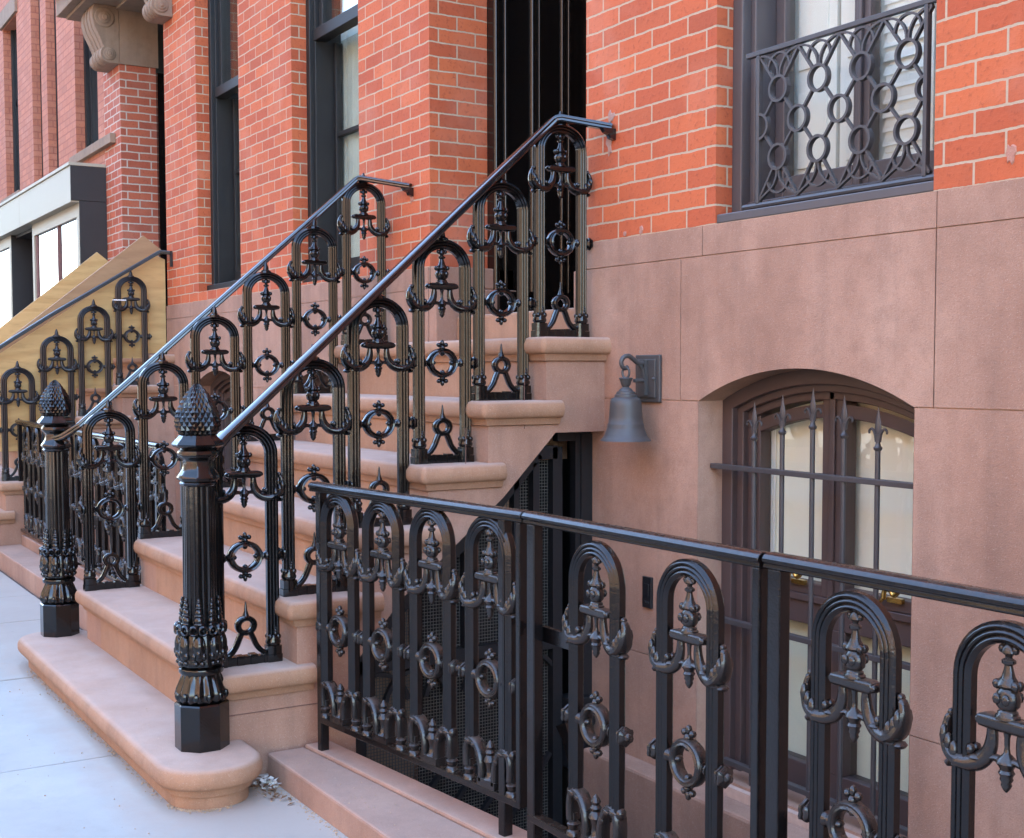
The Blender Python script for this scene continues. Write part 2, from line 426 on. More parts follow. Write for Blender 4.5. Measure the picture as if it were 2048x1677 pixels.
def ring_ornament():
    b = MB()
    zc = .372
    R = .0455
    prof = [(-.0095,-.010),(-.005,-.016),(0,-.014),(.005,-.017),(.0095,-.011),(.0095,.011),(.005,.017),(0,.014),(-.005,.016),(-.0095,.010)]
    b.sweep([(R*math.cos(2*PI*i/28), zc+R*math.sin(2*PI*i/28)) for i in range(28)], prof, closed=True)
    for a in range(0, 360, 90):
        b.ball((.034*math.cos(math.radians(a)), 0, zc+.034*math.sin(math.radians(a))), (.0085, .012, .0085), 8)
    for s in (-1, 1):
        z = zc+s*.057
        b.ball((0, 0, z), (.010, .013, .010), 8)
        for k in (-1, 1): b.ball((k*.0135, 0, z+s*.010), (.0085, .010, .0085), 8)
        b.ball((0, 0, z+s*.017), (.0075, .009, .012), 8)
        # beads to the legs and rosettes outside them (turned about the x axis)
        m0 = b.m
        b.m = m0 @ Matrix.Translation((s*.048, 0, zc)) @ Matrix.Rotation(s*PI/2, 4, 'Y')
        b.lathe([(.008,0),(.014,.005),(.015,.008),(.009,.011),(.012,.014),(.016,.018),(.016,.022),(.010,.024),(.010,.054),(.017,.057),(.021,.061),(.020,.066),(.014,.068),(.022,.071),(.023,.076),(.016,.080),(.010,.082),(.009,.087),(.003,.091)], seg=20,
                fn=lambda t, z: 1+(.10*math.cos(6*t) if z > .053 else 0))
        b.m = m0
    return b

def loop_foot():
    # the foot of a stair panel: base bar, two leg sockets and the A-shaped loop
    b = MB()
    n = 9
    for i in range(n):
        x = -.085+.17*i/(n-1)
        h = .030+.005*(i % 2)+random.uniform(-.003, .003)
        b.box(x-.0108, x+.0108, -.014-.003*(i % 2), .014+.003*(i % 2), -.004, h)
    for s in (-1, 1):
        x = s*ARCH_R
        b.loft([[(x+q[0]*.0245, q[1]*.023, z) for q in ((-1,-.8),(-.8,-1),(.8,-1),(1,-.8),(1,.8),(.8,1),(-.8,1),(-1,.8))] for z in (-.004, .026)])
        b.loft([[(x+q[0]*.0225, q[1]*.021, z) for q in ((-1,-.8),(-.8,-1),(.8,-1),(1,-.8),(1,.8),(.8,1),(-.8,1),(-1,.8))] for z in (.027, .056)])
        b.lathe([(.019,.056),(.024,.062),(.025,.070),(.021,.079),(.022,.084),(.018,.092)], c=(x, 0), seg=12)
        for k in (-1, 1):
            for dd in (-1, 1):
                b.ball((x+k*.013, dd*.014, .087), (.009, .008, .010), 8)
        for dd in (-1, 1):
            for q, z in ((.009, .098), (.007, .109), (.005, .118)):
                b.ball((x+.004, dd*.014, z), (q*.85, .006, q), 8)
    zc = .134
    prof = [(-.009,-.009),(-.004,-.014),(.004,-.014),(.009,-.009),(.009,.009),(.004,.014),(-.004,.014),(-.009,.009)]
    b.sweep([(.0255*math.cos(2*PI*i/24), zc+.0255*math.sin(2*PI*i/24)) for i in range(24)], prof, closed=True)
    b.lathe([(.012,.164),(.010,.172),(.0055,.185),(.004,.200),(.0025,.212),(.001,.217)], seg=8)
    for s in (-1, 1):
        pts = smooth([(s*.010, .118), (s*.022, .090), (s*.032, .062), (s*.047, .042), (s*.060, .034)], 2)
        b.sweep(pts, prof, [.9]*len(pts))
    return b

def bracket_foot(vb):
    # the foot of a fence panel: two little scrolled arches either side of a finial
    b = MB()
    prof = [(-.0095,-.012),(-.005,-.018),(.005,-.018),(.0095,-.012),(.0095,.012),(.005,.018),(-.005,.018),(-.0095,.012)]
    for s in (-1, 1):
        pts = smooth([(s*.100, vb+.040), (s*.102, vb+.080), (s*.097, vb+.110), (s*.078, vb+.122), (s*.056, vb+.112), (s*.038, vb+.086), (s*.030, vb+.055), (s*.030, vb+.012)], 2)
        b.sweep(pts, prof)
        b.lathe([(.020,vb),(.018,vb+.010),(.012,vb+.014),(.015,vb+.022),(.018,vb+.030),(.011,vb+.036),(.011,vb+.058)], c=(s*.099, 0), seg=10)
        b.ball((s*.104, 0, vb+.112), (.011, .016, .016), 10)
        for dd in (-1, 1):
            b.ball((s*.088, dd*.014, vb+.113), (.016, .008, .009), 8); b.ball((s*.062, dd*.014, vb+.108), (.013, .007, .008), 8)
            b.ball((s*.040, dd*.013, vb+.082), (.009, .007, .013), 8)
    b.box(-.040, .040, -.018, .018, vb, vb+.022)
    b.lathe([(.020,vb+.022),(.013,vb+.030),(.011,vb+.050),(.014,vb+.066),(.020,vb+.074),(.016,vb+.083),(.011,vb+.090),(.015,vb+.098),(.010,vb+.106),(.013,vb+.114),(.008,vb+.124),(.002,vb+.132)], seg=12)
    return b

def make_panel(mat, fence):
    """arch_panel > urn_ornament, ring_ornament, foot_ornament"""
    a = arch_frame(.17 if fence else .03, not fence).build('arch_panel', mat, None, 35)
    om = 'worn_ornament' if fence else mat
    urn_ornament().build('urn_ornament', om, a, 50)
    ring_ornament().build('ring_ornament', om, a, 45)
    (bracket_foot(.066) if fence else loop_foot()).build('foot_ornament', om, a, 45)
    return a

# ------------------------------------------------------------------ stoop
STEP_Z = [.084, .312, .535, .757, .977, 1.207, 1.449]
NOSE_Y = [-1.84, -1.605, -1.352, -1.095, -.840, -.588, -.330]

def rrect(xl, xr, yf, yb, r, rb, off, n=14):
    """outline of a slab, shrunk by off on front and sides; rounded front corners, rounded back corners if rb"""
    xl += off; xr -= off; yf += off; p = []
    r = max(.004, r-off); 
    def a(cx, cy, rr, a0):
        return [(cx+rr*math.cos(math.radians(a0+90*i/n)), cy+rr*math.sin(math.radians(a0+90*i/n))) for i in range(n+1)]
    p += a(xl+r, yf+r, r, 180); p += a(xr-r, yf+r, r, 270)
    if rb:
        yb -= off; q = max(.004, rb-off); p += a(xr-q, yb-q, q, 0); p += a(xl+q, yb-q, q, 90)
    else: p += [(xr, yb), (xl, yb)]
    return p

def tread(xl, xr, yf, yb, z, r=.02, rb=0):
    b = MB()
    lv = [(.044, -.094), (.033, -.090), (.030, -.080), (.026, -.072), (.024, -.066), (.010, -.063), (.004, -.055), (.0, -.043), (.0, -.026), (.004, -.014), (.011, -.005), (.020, -.001), (.030, 0)]
    b.loft([[(x, y, z+dz) for x, y in rrect(xl, xr, yf, yb, r, rb, off)] for off, dz in lv])
    return b

def make_stoop(label, xl, xr, zs, ys, opening, first_wide, name='stoop'):
    t = thing(name, label, 'stoop', (0, 0, 0))
    n = len(zs)
    # bottom stone, rounded at both ends
    tread(xl-first_wide, xr+first_wide, ys[0], ys[0]+.345, zs[0], .165, .165).build('step', 'stone_step', t, 50)
    b = MB()
    b.loft([[(x, y, z) for x, y in rrect(xl-first_wide, xr+first_wide, ys[0], ys[0]+.345, .165, .165, .046)] for z in (-.12, zs[0]-.085)])
    b.build('riser', 'stone_step', t, 50)
    for k in range(1, n):
        yb = ys[k+1]+.10 if k < n-1 else -.002
        tread(xl, xr, ys[k], yb, zs[k]).build('step', 'stone_step', t, 50)
        # core of the flight between the two cheeks: open below so the vestibule under it stays hollow
        b = MB(); yf = ys[k]+.046
        ye = (ys[k+1]+.046-.001) if k < n-1 else -.003
        b.box(xl+.30, xr-.32, yf, ye, (zs[k-1]-.25 if opening else -.9) if k > 2 else -.9, zs[k]-.088)
        b.build('riser', 'stone_step', t, 0)
    # cheek walls as one polygon each, in (y, z)
    def cheek(x0, x1, cut, nm):
        top = []
        for k in range(1, n):
            yf = ys[k]+.046
            top += [(yf, zs[k-1]-.088 if k > 1 else -.95), (yf, zs[k]-.088)]
        top.append((-.003, zs[-1]-.088))
        if cut: poly = top + cut
        else: poly = top + [(-.003, -.95)]
        b = MB(); b.prism(poly, 'x', x0, x1); return b.build(nm, 'stone', t, 0)
    cheek(xr-.32, xr-.046, opening, 'cheek_wall')
    cheek(xl+.046, xl+.30, None, 'cheek_wall')
    return t

opening = [(-.003, 1.082), (-.242, 1.082), (-.476, .845), (-.905, .500), (-1.092, .285), (-1.080, -.95)]
stoop = make_stoop('brownstone front stoop with seven worn treads and an iron gate beneath it', -6.09, -4.053, STEP_Z, NOSE_Y, opening, .253)

# cheek joints (thin grooves cut into the side wall)
b = MB()
b.box(-4.0985, -4.0965, -1.55, -1.09, .166, .169); b.box(-4.0985, -4.0965, -.385, -.383, 1.10, 1.30)
b.box(-4.0985, -4.0965, -.640, -.638, .88, 1.11)
b.build('joint', 'stone_dark_joint', stoop, 0)

NB_Z = [.084, .31, .520, .756, .984, 1.215, 1.449]
NB_Y = [-2.02, -1.60, -1.30, -1.005, -.735, -.452, -.17]
stoop2 = make_stoop('neighbouring brownstone stoop boxed in with plywood boards at the left edge', -11.75, -9.74, NB_Z, NB_Y, None, .25)

# ------------------------------------------------------------------ stair railings
RAIL_PROF = [(-.021,-.010),(-.018,-.015),(.018,-.015),(.021,-.010),(.020,-.003),(.0245,.001),(.0242,.006),(.0215,.0105),(.0195,.0112),(.008,.013),(-.008,.013),(-.0195,.0112),(-.0215,.0105),(-.0242,.006),(-.0245,.001),(-.020,-.003)]
gloss_panel = make_panel('gloss_black', False)

def octf(t, z=0):
    a = (t+PI/8) % (PI/4) - PI/8
    return math.cos(PI/8)/math.cos(a)

def newel(parent, x, y, z0, mat='gloss_black'):
    """newel_post > pedestal, collar, leaf_ornament, pinecone_finial"""
    b = MB()
    # fluted octagonal shaft
    def flute(t, z): return octf(t)*(1-.07*(1-abs(math.sin(8*t+PI/2)))**2)
    b.lathe([(.066, .25), (.064, .28), (.061, .32), (.060, .60), (.0575, .875)], seg=240, fn=flute)
    post = b.build('newel_post', mat, parent, 30); post.location = (x, y, z0); post.scale = (.91, .91, 1)
    b = MB(); R = .097
    rot = [(math.cos(PI/8+PI/4*i), math.sin(PI/8+PI/4*i)) for i in range(8)]
    b.loft([[(R*q[0], R*q[1], z) for q in rot] for z in (-.004, .146)] + [[(R*.95*q[0], R*.95*q[1], .151) for q in rot]])
    b.build('pedestal', mat, post, 20)
    b = MB()
    def vase(t, z): return 1+.05*math.cos(16*t) if z < .235 else 1.0
    b.lathe([(.074,.151),(.083,.156),(.089,.166),(.0905,.178),(.087,.195),(.078,.215),(.071,.232),(.068,.244)], seg=96, fn=vase)
    for i in range(12):
        a = 2*PI*i/12; b.ball((.086*math.cos(a), .086*math.sin(a), .176), (.013, .013, .015), 8)
    b.lathe([(.068,.244),(.078,.248),(.081,.256),(.079,.265),(.070,.270)], seg=32)
    b.build('vase_base', mat, post, 40)
    # acanthus scrolls and bosses over the foot of the shaft
    b = MB()
    for i in range(8):
        a = PI/8+PI/4*i
        m0 = b.m; b.m = m0 @ Matrix.Rotation(a, 4, 'Z')
        b.ball((.070, 0, .335), (.024, .024, .050), 14)
        b.ball((.084, 0, .322), (.013, .011, .016), 10); b.ball((.083, 0, .348), (.010, .008, .018), 10)
        for s in (-1, 1):
            b.ball((.077, s*.017, .312), (.014, .010, .014), 10); b.ball((.076, s*.016, .345), (.010, .008, .022), 10)
            b.ball((.078, s*.011, .288), (.011, .011, .009), 10)
        # eye-like volute
        for s in (-1, 1):
            b.m = m0 @ Matrix.Rotation(a+s*.19, 4, 'Z') @ Matrix.Translation((.081, 0, .396)) @ Matrix.Rotation(PI/2, 4, 'Z')
            b.sweep([(.0135*math.cos(2*PI*j/16), .0135*math.sin(2*PI*j/16)) for j in range(16)], circ(8, .0065, .013), closed=True)
            b.ball((0, 0, 0), (.0065, .011, .0065), 8)
        b.m = m0 @ Matrix.Rotation(a, 4, 'Z')
        for zz, q in ((.425,.019),(.452,.0155),(.475,.0115),(.492,.007)):
            b.ball((.064, 0, zz), (q*.72, q*1.0, q*.95), 10); b.ball((.066, 0, zz-q*.55), (q*.72, q*1.25, q*.40), 10)
        b.m = m0
    b.lathe([(.064,.270),(.080,.276),(.080,.290),(.076,.310),(.078,.335),(.073,.360),(.067,.390),(.064,.41)], seg=48, fn=lambda t, z: 1+.05*math.cos(8*t))
    b.build('leaf_ornament', mat, post, 55)
    # stacked octagonal mouldings
    b = MB(); K = lambda t, z: octf(t)
    b.lathe([(.060,.862),(.066,.866),(.068,.872),(.064,.877),(.073,.884),(.076,.890),(.074,.896),(.066,.906),(.057,.918),(.054,.930),(.054,.944),(.058,.950),(.066,.955),(.072,.962),(.073,.970),(.070,.977),(.064,.981),
             (.070,.986),(.086,.991),(.0915,.995),(.0925,.999),(.090,1.003),(.080,1.013),(.071,1.021),(.066,1.028)], seg=64, fn=lambda t, z: .25+.75*octf(t) if z < .98 else octf(t))
    b.build('capital', mat, post, 30)
    # pinecone of faceted scales, octagonal in plan
    b = MB()
    rows, cols = 13, 22
    P = [(.052,1.024),(.066,1.036),(.075,1.055),(.0775,1.073),(.075,1.092),(.068,1.112),(.058,1.132),(.046,1.152),(.031,1.172),(.015,1.188),(.003,1.197)]
    def pr(t):
        t *= len(P)-1; i = min(int(t), len(P)-2); f = t-i
        return P[i][0]*(1-f)+P[i+1][0]*f, P[i][1]*(1-f)+P[i+1][1]*f
    vs, fs = [], []
    def pt(u, w, h):
        r, z = pr(max(0, min(1, w))); t = 2*PI*u; r = r*(.45+.55*octf(t))
        return ((r+h)*math.cos(t), (r+h)*math.sin(t), z)
    b.lathe([(pr(i/20)[0]-.003, pr(i/20)[1]) for i in range(21)], seg=64, fn=lambda t, z: .45+.55*octf(t))
    for i in range(rows+1):
        nc = cols
        for j in range(nc):
            u = (j+.5*(i % 2))/nc; w = i/rows; du = .5/nc; dw = 1/rows
            hh = .0085*(1-.65*w)
            o = len(vs)
            vs += [pt(u-du, w, 0), pt(u, w-dw, 0), pt(u+du, w, 0), pt(u, w+dw, 0), pt(u, w-.12*dw, hh)]
            fs += [(o, o+1, o+4), (o+1, o+2, o+4), (o+2, o+3, o+4), (o+3, o, o+4)]
    b.add(vs, fs)
    b.build('pinecone_finial', mat, post, 18)
    return post

def stair_railing(label, xr, centers, zs, rail_pts, newel_xy, mat, proto, group=None):
    t = thing('stair_railing', label, 'railing', (xr, 0, 0))
    for i, (y, z) in enumerate(zip(centers, zs)):
        p = copy_tree(proto, t) if (i or proto.parent) else proto
        p.parent = t; p.location = (0, y, z); p.rotation_euler = (0, 0, PI/2); p.scale = (1.12, 1.06, 1)
    b = MB(); b.tube3([(x-xr, y, z) for x, y, z in rail_pts], RAIL_PROF)
    b.build('handrail', 'gloss_rail' if mat == 'gloss_black' else mat, t, 35)
    if newel_xy:
        newel(t, newel_xy[0]-xr, newel_xy[1], STEP_Z[0])
    return t

CY = [-1.452, -1.196, -.942, -.680, -.424, -.152]
near_pts = [(-4.10, -1.600, 1.050), (-4.115, -1.570, 1.078), (-4.125, -1.540, 1.106)] + \
           [(-4.125-.075*k/6, -1.540+1.355*k/6, 1.106+1.186*k/6) for k in range(1, 6)] + [(-4.2, -.190, 2.288), (-4.194, -.176, 2.295), (-4.180, -.158, 2.297), (-4.060, -.006, 2.258)]
far_pts = [(-6.190, -1.655, 1.010), (-6.165, -1.640, 1.012), (-6.140, -1.622, 1.022), (-6.118, -1.592, 1.047), (-6.100, -1.560, 1.075)] + \
          [(-6.10+.09*k/6, -1.560+1.364*k/6, 1.075+1.214*k/6) for k in range(1, 6)] + [(-6.01, -.196, 2.289), (-6.002, -.182, 2.296), (-5.99, -.170, 2.297), (-5.765, -.006, 2.240)]
railA = stair_railing('glossy black stoop railing with pinecone newel, on the near side of the steps', -4.2, CY, STEP_Z[1:], near_pts, (-4.092, -1.645), 'gloss_black', gloss_panel)
railB = stair_railing('glossy black stoop railing with pinecone newel, on the far side of the steps', -6.01, CY, STEP_Z[1:], far_pts, (-6.212, -1.645), 'gloss_black', gloss_panel)
for tt, (px, py, pz) in ((railA, (.145, -.0005, 2.246)), (railB, (.250, -.0005, 2.228))):
    b = MB(); b.prism([(0, -.040), (0, .004), (-.062, .004), (-.050, -.012), (-.030, -.020), (-.024, -.034)], 'x', -.012, .012)
    o = b.build('wall_bracket', 'gloss_rail', tt, 30); o.location = (px, py, pz)

worn_stair = make_panel('flat_black', False)
nb_c = [-1.131, -.850, -.577, -.295]
nb_pts = [(-9.9, -1.75, 1.075), (-9.9, -1.247, 1.500), (-9.9, -.894, 1.735), (-9.9, -.30, 2.10), (-9.9, -.085, 2.232), (-9.892, -.06, 2.240), (-9.80, -.004, 2.228)]
railC = stair_railing('dull black iron railing against yellow plywood on the neighbouring stoop', -9.9, nb_c, NB_Z[2:6], nb_pts, None, 'flat_black', worn_stair)
b = MB(); b.box(-.012, .012, -.02, -.003, -.10, .01); o = b.build('wall_bracket', 'flat_black', railC, 0); o.location = (.10, 0, 2.22)
# white cable tie round one leg
b = MB(); b.box(-.030, .030, -.045, .045, -.004, .004); tie = b.build('cable_tie', 'paper', railC, 0); tie.location = (.0, -.386, 1.86)

# ------------------------------------------------------------------ plywood boards on the neighbouring stoop
def board(label, x0, x1, pts, mat, name='plywood_board'):
    b = MB(); b.prism(pts, 'x', x0, x1); o = b.build(name, mat, None, 0); return tag(o, label, 'board')
board('yellow plywood sheet standing behind the black railing of the neighbouring stoop', -10.002, -9.985,
      [(-1.80,.45),(-1.80,1.06),(-1.20,1.475),(-.09,2.225),(-.005,2.19),(-.005,1.46),(-.16,1.46),(-.16,1.42),(-.42,1.42),(-.42,1.19),(-.70,1.19),(-.70,.96),(-.98,.96),(-.98,.73),(-1.27,.73),(-1.27,.49)], 'plywood')
board('brown plywood plank rising along the top of the railing on the neighbouring stoop', -10.04, -10.005,
      [(-2.0,.93),(-1.236,1.505),(-.165,2.370),(-.005,2.250),(-.060,2.215),(-2.0,.80)], 'plank', 'plywood_plank')
board('higher plywood sheet behind the brown plank, in front of the shop windows', -11.24, -11.215,
      [(-1.9,.95),(-1.021,1.675),(-.224,2.335),(-.130,2.262),(-.130,1.40),(-1.9,.30)], 'plywood')

# ------------------------------------------------------------------ areaway fences
FENCE_RAIL = [(-.020,-.014),(-.016,-.017),(.016,-.017),(.020,-.014),(.018,-.006),(.0235,-.003),(.0235,.004),(.018,.011),(.010,.015),(-.010,.015),(-.018,.011),(-.0235,.004),(-.0235,-.003),(-.018,-.006)]
fence_proto = [None]
def fence(label, A, B, zt, zb, units, posts, cat='fence', group=None, name='areaway_fence', ext=(.03, .01)):
    A = Vector((A[0], A[1], 0)); B = Vector((B[0], B[1], 0)); d = (B-A); Ln = d.length; ang = math.atan2(d.y, d.x)
    t = thing(name, label, cat, (A.x, A.y, 0), ang, group)
    for u in units:
        if fence_proto[0] is None:
            fence_proto[0] = make_panel('worn_black', True); p = fence_proto[0]
        else: p = copy_tree(fence_proto[0], t)
        p.parent = t; p.location = (u, 0, zb+.022-.066); p.rotation_euler = (0, 0, 0)
    b = MB(); b.tube3([(-ext[0], 0, zt-.015), (Ln*.5, 0, zt-.015), (Ln+ext[1], 0, zt-.015)], FENCE_RAIL); b.build('top_rail', 'worn_black', t, 35, .0015)
    b = MB(); b.box(.016, Ln-.016, -.016, .016, zb+.001, zb+.022); b.build('bottom_rail', 'worn_black', t, 0, .003)
    for u, w, z0 in posts:
        b = MB(); b.box(u-w*.42, u+w*.42, -.015, .015, z0, zt-.032); b.build('post', 'worn_black', t, 0, .003)
    return t
GA, GB = (-3.985, -1.270), (-2.880, -1.147)
Lg = math.hypot(GB[0]-GA[0], GB[1]-GA[1])
fence('left section of the worn black fence, set at a slight angle beside the stoop', GA, GB, .948, .137, [Lg*.122, Lg*.362, Lg*.606, Lg*.862],
      [(.018, .034, .030), (Lg-.012, .022, .137), (Lg-.085, .034, -.2)])
fence('middle gate section of the worn black fence with two arches between posts', (-2.862, -1.145), (-1.950, -1.145), .948, .118, [.312, .669],
      [(.030, .042, -.5), (.897, .026, .118)], name='areaway_gate', cat='gate', ext=(0, 0))
fence('right section of the worn black fence, cut off by the right edge of the picture', (-1.938, -1.145), (-.10, -1.145), .950, .118, [.234, .574, .914, 1.254, 1.594],
      [(.026, .044, -.5), (1.82, .04, -.3)], ext=(0, .03))
fence('dull black fence left of the stoop, seen nearly end on behind the far newel', (-9.84, -1.14), (-6.28, -1.14), .968, .155, [.30+.32*i for i in range(11)],
      [(.02, .034, .06), (3.53, .04, .03), (1.8, .03, .05)])

# latch and braces of the gate section
b = MB()
b.box(-2.84, -2.66, -1.118, -1.104, .600, .640); b.m = Matrix.Translation((-2.80, -1.08, .62)) @ Matrix.Rotation(PI/2, 4, 'Y'); b.lathe([(.008, -.05), (.008, .05)], seg=10)
tag(b.build('gate_latch', 'worn_black', None, 35), 'small iron latch bolt behind the gate section of the worn fence', 'latch')
for lab, x in (('slanted iron brace behind the left post of the fence gate', -2.80), ('slanted iron brace behind the post at the right of the fence gate', -1.86)):
    b = MB(); b.sweep([(0, .36), (.02, .38), (.06, .30), (.14, -.06), (.18, -.50)], [(-.018, -.006), (.018, -.006), (.018, .006), (-.018, .006)])
    o = b.build('brace', 'worn_black', None, 30); o.location = (x, -1.085, 0); tag(o, lab, 'brace')

# ------------------------------------------------------------------ kerbs, areaway, pavement, road
def kerb(label, poly, z0, z1, name='areaway_kerb'):
    b = MB(); b.prism(poly, 'z', z0, z1); o = b.build(name, 'stone_kerb', None, 0, .008); struct(o); return o
kerb('', [(-4.062,-1.433),(1.6,-1.433),(1.6,-1.185),(-2.85,-1.185),(-4.062,-1.30)], -.95, .034)
kerb('', [(-4.062,-1.299),(-2.85,-1.184),(1.6,-1.184),(1.6,-1.08),(-2.9,-1.08),(-4.062,-1.205)], -.95, .043)
kerb('', [(-9.75,-1.36),(-6.18,-1.36),(-6.18,-1.16),(-9.75,-1.16)], -.95, .066)
kerb('', [(-9.75,-1.159),(-6.18,-1.159),(-6.18,-1.05),(-9.75,-1.05)], -.95, .135)
b = MB(); b.box(-4.05, 1.6, -1.08, -.003, -1.05, -.93); struct(b.build('areaway_floor', 'pit', None, 0))
b = MB(); b.box(-9.75, -6.18, -1.05, -.003, -1.05, -.93); struct(b.build('areaway_floor', 'pit', None, 0))
b = MB(); b.box(-4.10, 1.6, -.115, -.006, -.93, -.165); struct(b.build('wall_plinth', 'stone', None, 0, .012))

b = MB()
xs = [-26, -19, -15.3, -12.4, -10.9, -9.55, -8.19, -7.35, -5.975, -4.59, -3.2, -1.82, -.4, 1.0, 2.4, 3.8, 5.2, 9, 14, 22]
ysl = [(-3.06, -1.385), (-4.75, -3.068)]
for x0, x1 in zip(xs, xs[1:]):
    for y0, y1 in ysl:
        b.box(x0+.0075, x1-.0075, y0, y1, -.3, -.05+random.uniform(-.0015, .0015))
struct(b.build('sidewalk', 'paving', None, 0, .004))
b = MB(); b.box(-40, 40, -4.93, -4.76, -.6, -.055); b.box(-40, 40, -14.2, -14.03, -.6, -.055); struct(b.build('kerb', 'paving', None, 0, .02))
b = MB(); b.box(-40, 40, -4.74, -1.06, -1.0, -.064); struct(b.build('sidewalk_bed', 'pit', None, 0))
b = MB(); b.box(-60, 60, -14.02, -4.94, -.9, -.21); struct(b.build('road', 'asphalt', None, 0))
b = MB(); b.box(-40, 40, -18.0, -14.21, -.9, -.06); struct(b.build('far_sidewalk', 'paving', None, 0))
b = MB(); b.add([(-600,-600,-1.06),(600,-600,-1.06),(600,600,-1.06),(-600,600,-1.06)], [(0,1,2,3)]); struct(b.build('ground', 'earth', None, 0))

# ------------------------------------------------------------------ facade helpers
def wall_grid(b, x0, x1, z0, z1, holes, y, depth):
    xs = sorted({x0, x1} | {h[0] for h in holes} | {h[1] for h in holes})
    zs = sorted({z0, z1} | {min(max(h[2], z0), z1) for h in holes} | {min(max(h[3], z0), z1) for h in holes})
    for a, c in zip(xs, xs[1:]):
        for e, f in zip(zs, zs[1:]):
            mx, mz = (a+c)/2, (e+f)/2
            if any(h[0] < mx < h[1] and h[2] < mz < h[3] for h in holes): continue
            b.add([(a,y,e),(c,y,e),(c,y,f),(a,y,f)], [(0,1,2,3)])
            b.add([(a,y+depth,e),(c,y+depth,e),(c,y+depth,f),(a,y+depth,f)], [(3,2,1,0)])
    for h in holes:
        a, c, e, f = h[:4]; e = max(e, z0); f = min(f, z1); Y = y+depth
        b.add([(a,y,e),(a,Y,e),(a,Y,f),(a,y,f)], [(0,1,2,3)])
        b.add([(c,y,e),(c,Y,e),(c,Y,f),(c,y,f)], [(3,2,1,0)])
        if h[3] < z1: b.add([(a,y,f),(c,y,f),(c,Y,f),(a,Y,f)], [(0,1,2,3)])
        if h[2] > z0: b.add([(a,y,e),(c,y,e),(c,Y,e),(a,Y,e)], [(3,2,1,0)])

def arch_z(x, xc, hw, z_spring, rise):
    R = (hw*hw+rise*rise)/(2*rise); return z_spring+rise-R+math.sqrt(max(0, R*R-(x-xc)**2))

HX0, HX1 = -9.945, 1.6
house = thing('brick_house', 'orange brick rowhouse with brownstone base and recessed black door behind the stoop', 'house')
W1 = (-9.17, -8.275, 1.895, 4.75); W2 = (-7.345, -6.39, 1.845, 4.75); DR = (-5.577, -4.245, 1.46, 4.80); W3 = (-3.457, -2.512, 1.829, 4.60)
b = MB(); wall_grid(b, HX0, HX1, 1.828, 11.6, [W1, W2, DR, W3], 0, .325); b.build('brick_wall', 'brick', house, 0)
# brownstone base: a backing with dressed blocks 10 mm proud of the joints
arch_w = [(-3.043, .4845, 1.212, .114), (-6.900, .4845, 1.212, .114), (-8.76, .4845, 1.212, .114)]
def stone_base(parent):
    blocks = []
    def rows(z0, z1, cuts):
        for a, c in zip(cuts, cuts[1:]): blocks.append((a, c, z0, z1))
    g = .0018
    rows(1.722, 1.828, [HX0, -8.9, -7.3, -5.577]); rows(1.722, 1.828, [-4.245, -3.512, -2.489, -1.2, .3, HX1])
    rows(1.212, 1.722, [HX0, -8.05, -6.05]); rows(1.212, 1.722, [-4.245, -3.630, -2.489, -1.2, HX1])
    rows(1.45, 1.722, [-6.05, -5.577])
    rows(.247, 1.212, [HX0, -9.2445]); rows(.247, 1.212, [-8.2755, -7.3845]); rows(.247, 1.212, [-6.4155, -6.05])
    rows(.247, 1.212, [-4.235, -3.5275]); rows(.247, 1.212, [-2.5585, -1.1, HX1])
    rows(-.93, .247, [HX0, -9.2445]); rows(-.93, .247, [-8.2755, -7.3845]); rows(-.93, .247, [-6.4155, -6.05])
    rows(-.93, .247, [-4.235, -3.5275]); rows(-.93, .247, [-2.5585, HX1])
    b = MB()
    for side in (0, 1):
      b = MB()
      for a, c, e, f in blocks:
        if (a > -5) != bool(side): continue
        aw = [w for w in arch_w if a < w[0] < c and abs(e-w[2]) < .02]
        a += g; c -= g; e += g; f -= g
        if not aw:
            b.box(a, c, -.012, .02, e, f)
        else:
            xs = [a]
            for w in sorted(aw): xs += [w[0]-w[1]+2*w[1]*i/24 for i in range(25)]
            xs.append(c)
            for p, q in zip(xs, xs[1:]):
                m = (p+q)/2; w = [w for w in aw if abs(m-w[0]) < w[1]]
                zp = arch_z(p, *w[0]) if w else e; zq = arch_z(q, *w[0]) if w else e
                b.add([(p,-.012,zp),(q,-.012,zq),(q,-.012,f),(p,-.012,f),(p,.20,zp),(q,.20,zq),(p,.02,f),(q,.02,f)], [(0,1,2,3),(0,4,5,1),(3,2,7,6)])
      b.build('stone_base', 'stone', parent, 30)
    # jambs of the arched windows and the backing seen in the joints
    for xc, hw, zs, ri in arch_w:
        b = MB()
        for s in (-1, 1):
            b.add([(xc+s*hw,-.0115,-.93),(xc+s*hw,.21,-.93),(xc+s*hw,.21,1.212),(xc+s*hw,-.0115,1.212)], [(0,1,2,3)])
        b.box(xc-hw, xc+hw, .02, .21, -.30, -.125)
        b.box(xc-hw, xc+hw, .0, .21, -.93, -.30)
        b.build('window_jamb', 'stone', parent, 0)
    b = MB(); holes = [(w[0]-w[1]-.006, w[0]+w[1]+.006, -.135, 1.40) for w in arch_w]
    wall_grid(b, HX0, -5.577, -.95, 1.826, holes[1:], -.004, .32); b.build('joint_backing', 'joint', parent, 0); b = MB(); wall_grid(b, -4.24, HX1, -.95, 1.826, holes[:1], -.004, .32)
    b.build('joint_backing', 'joint', parent, 0)
stone_base(house)
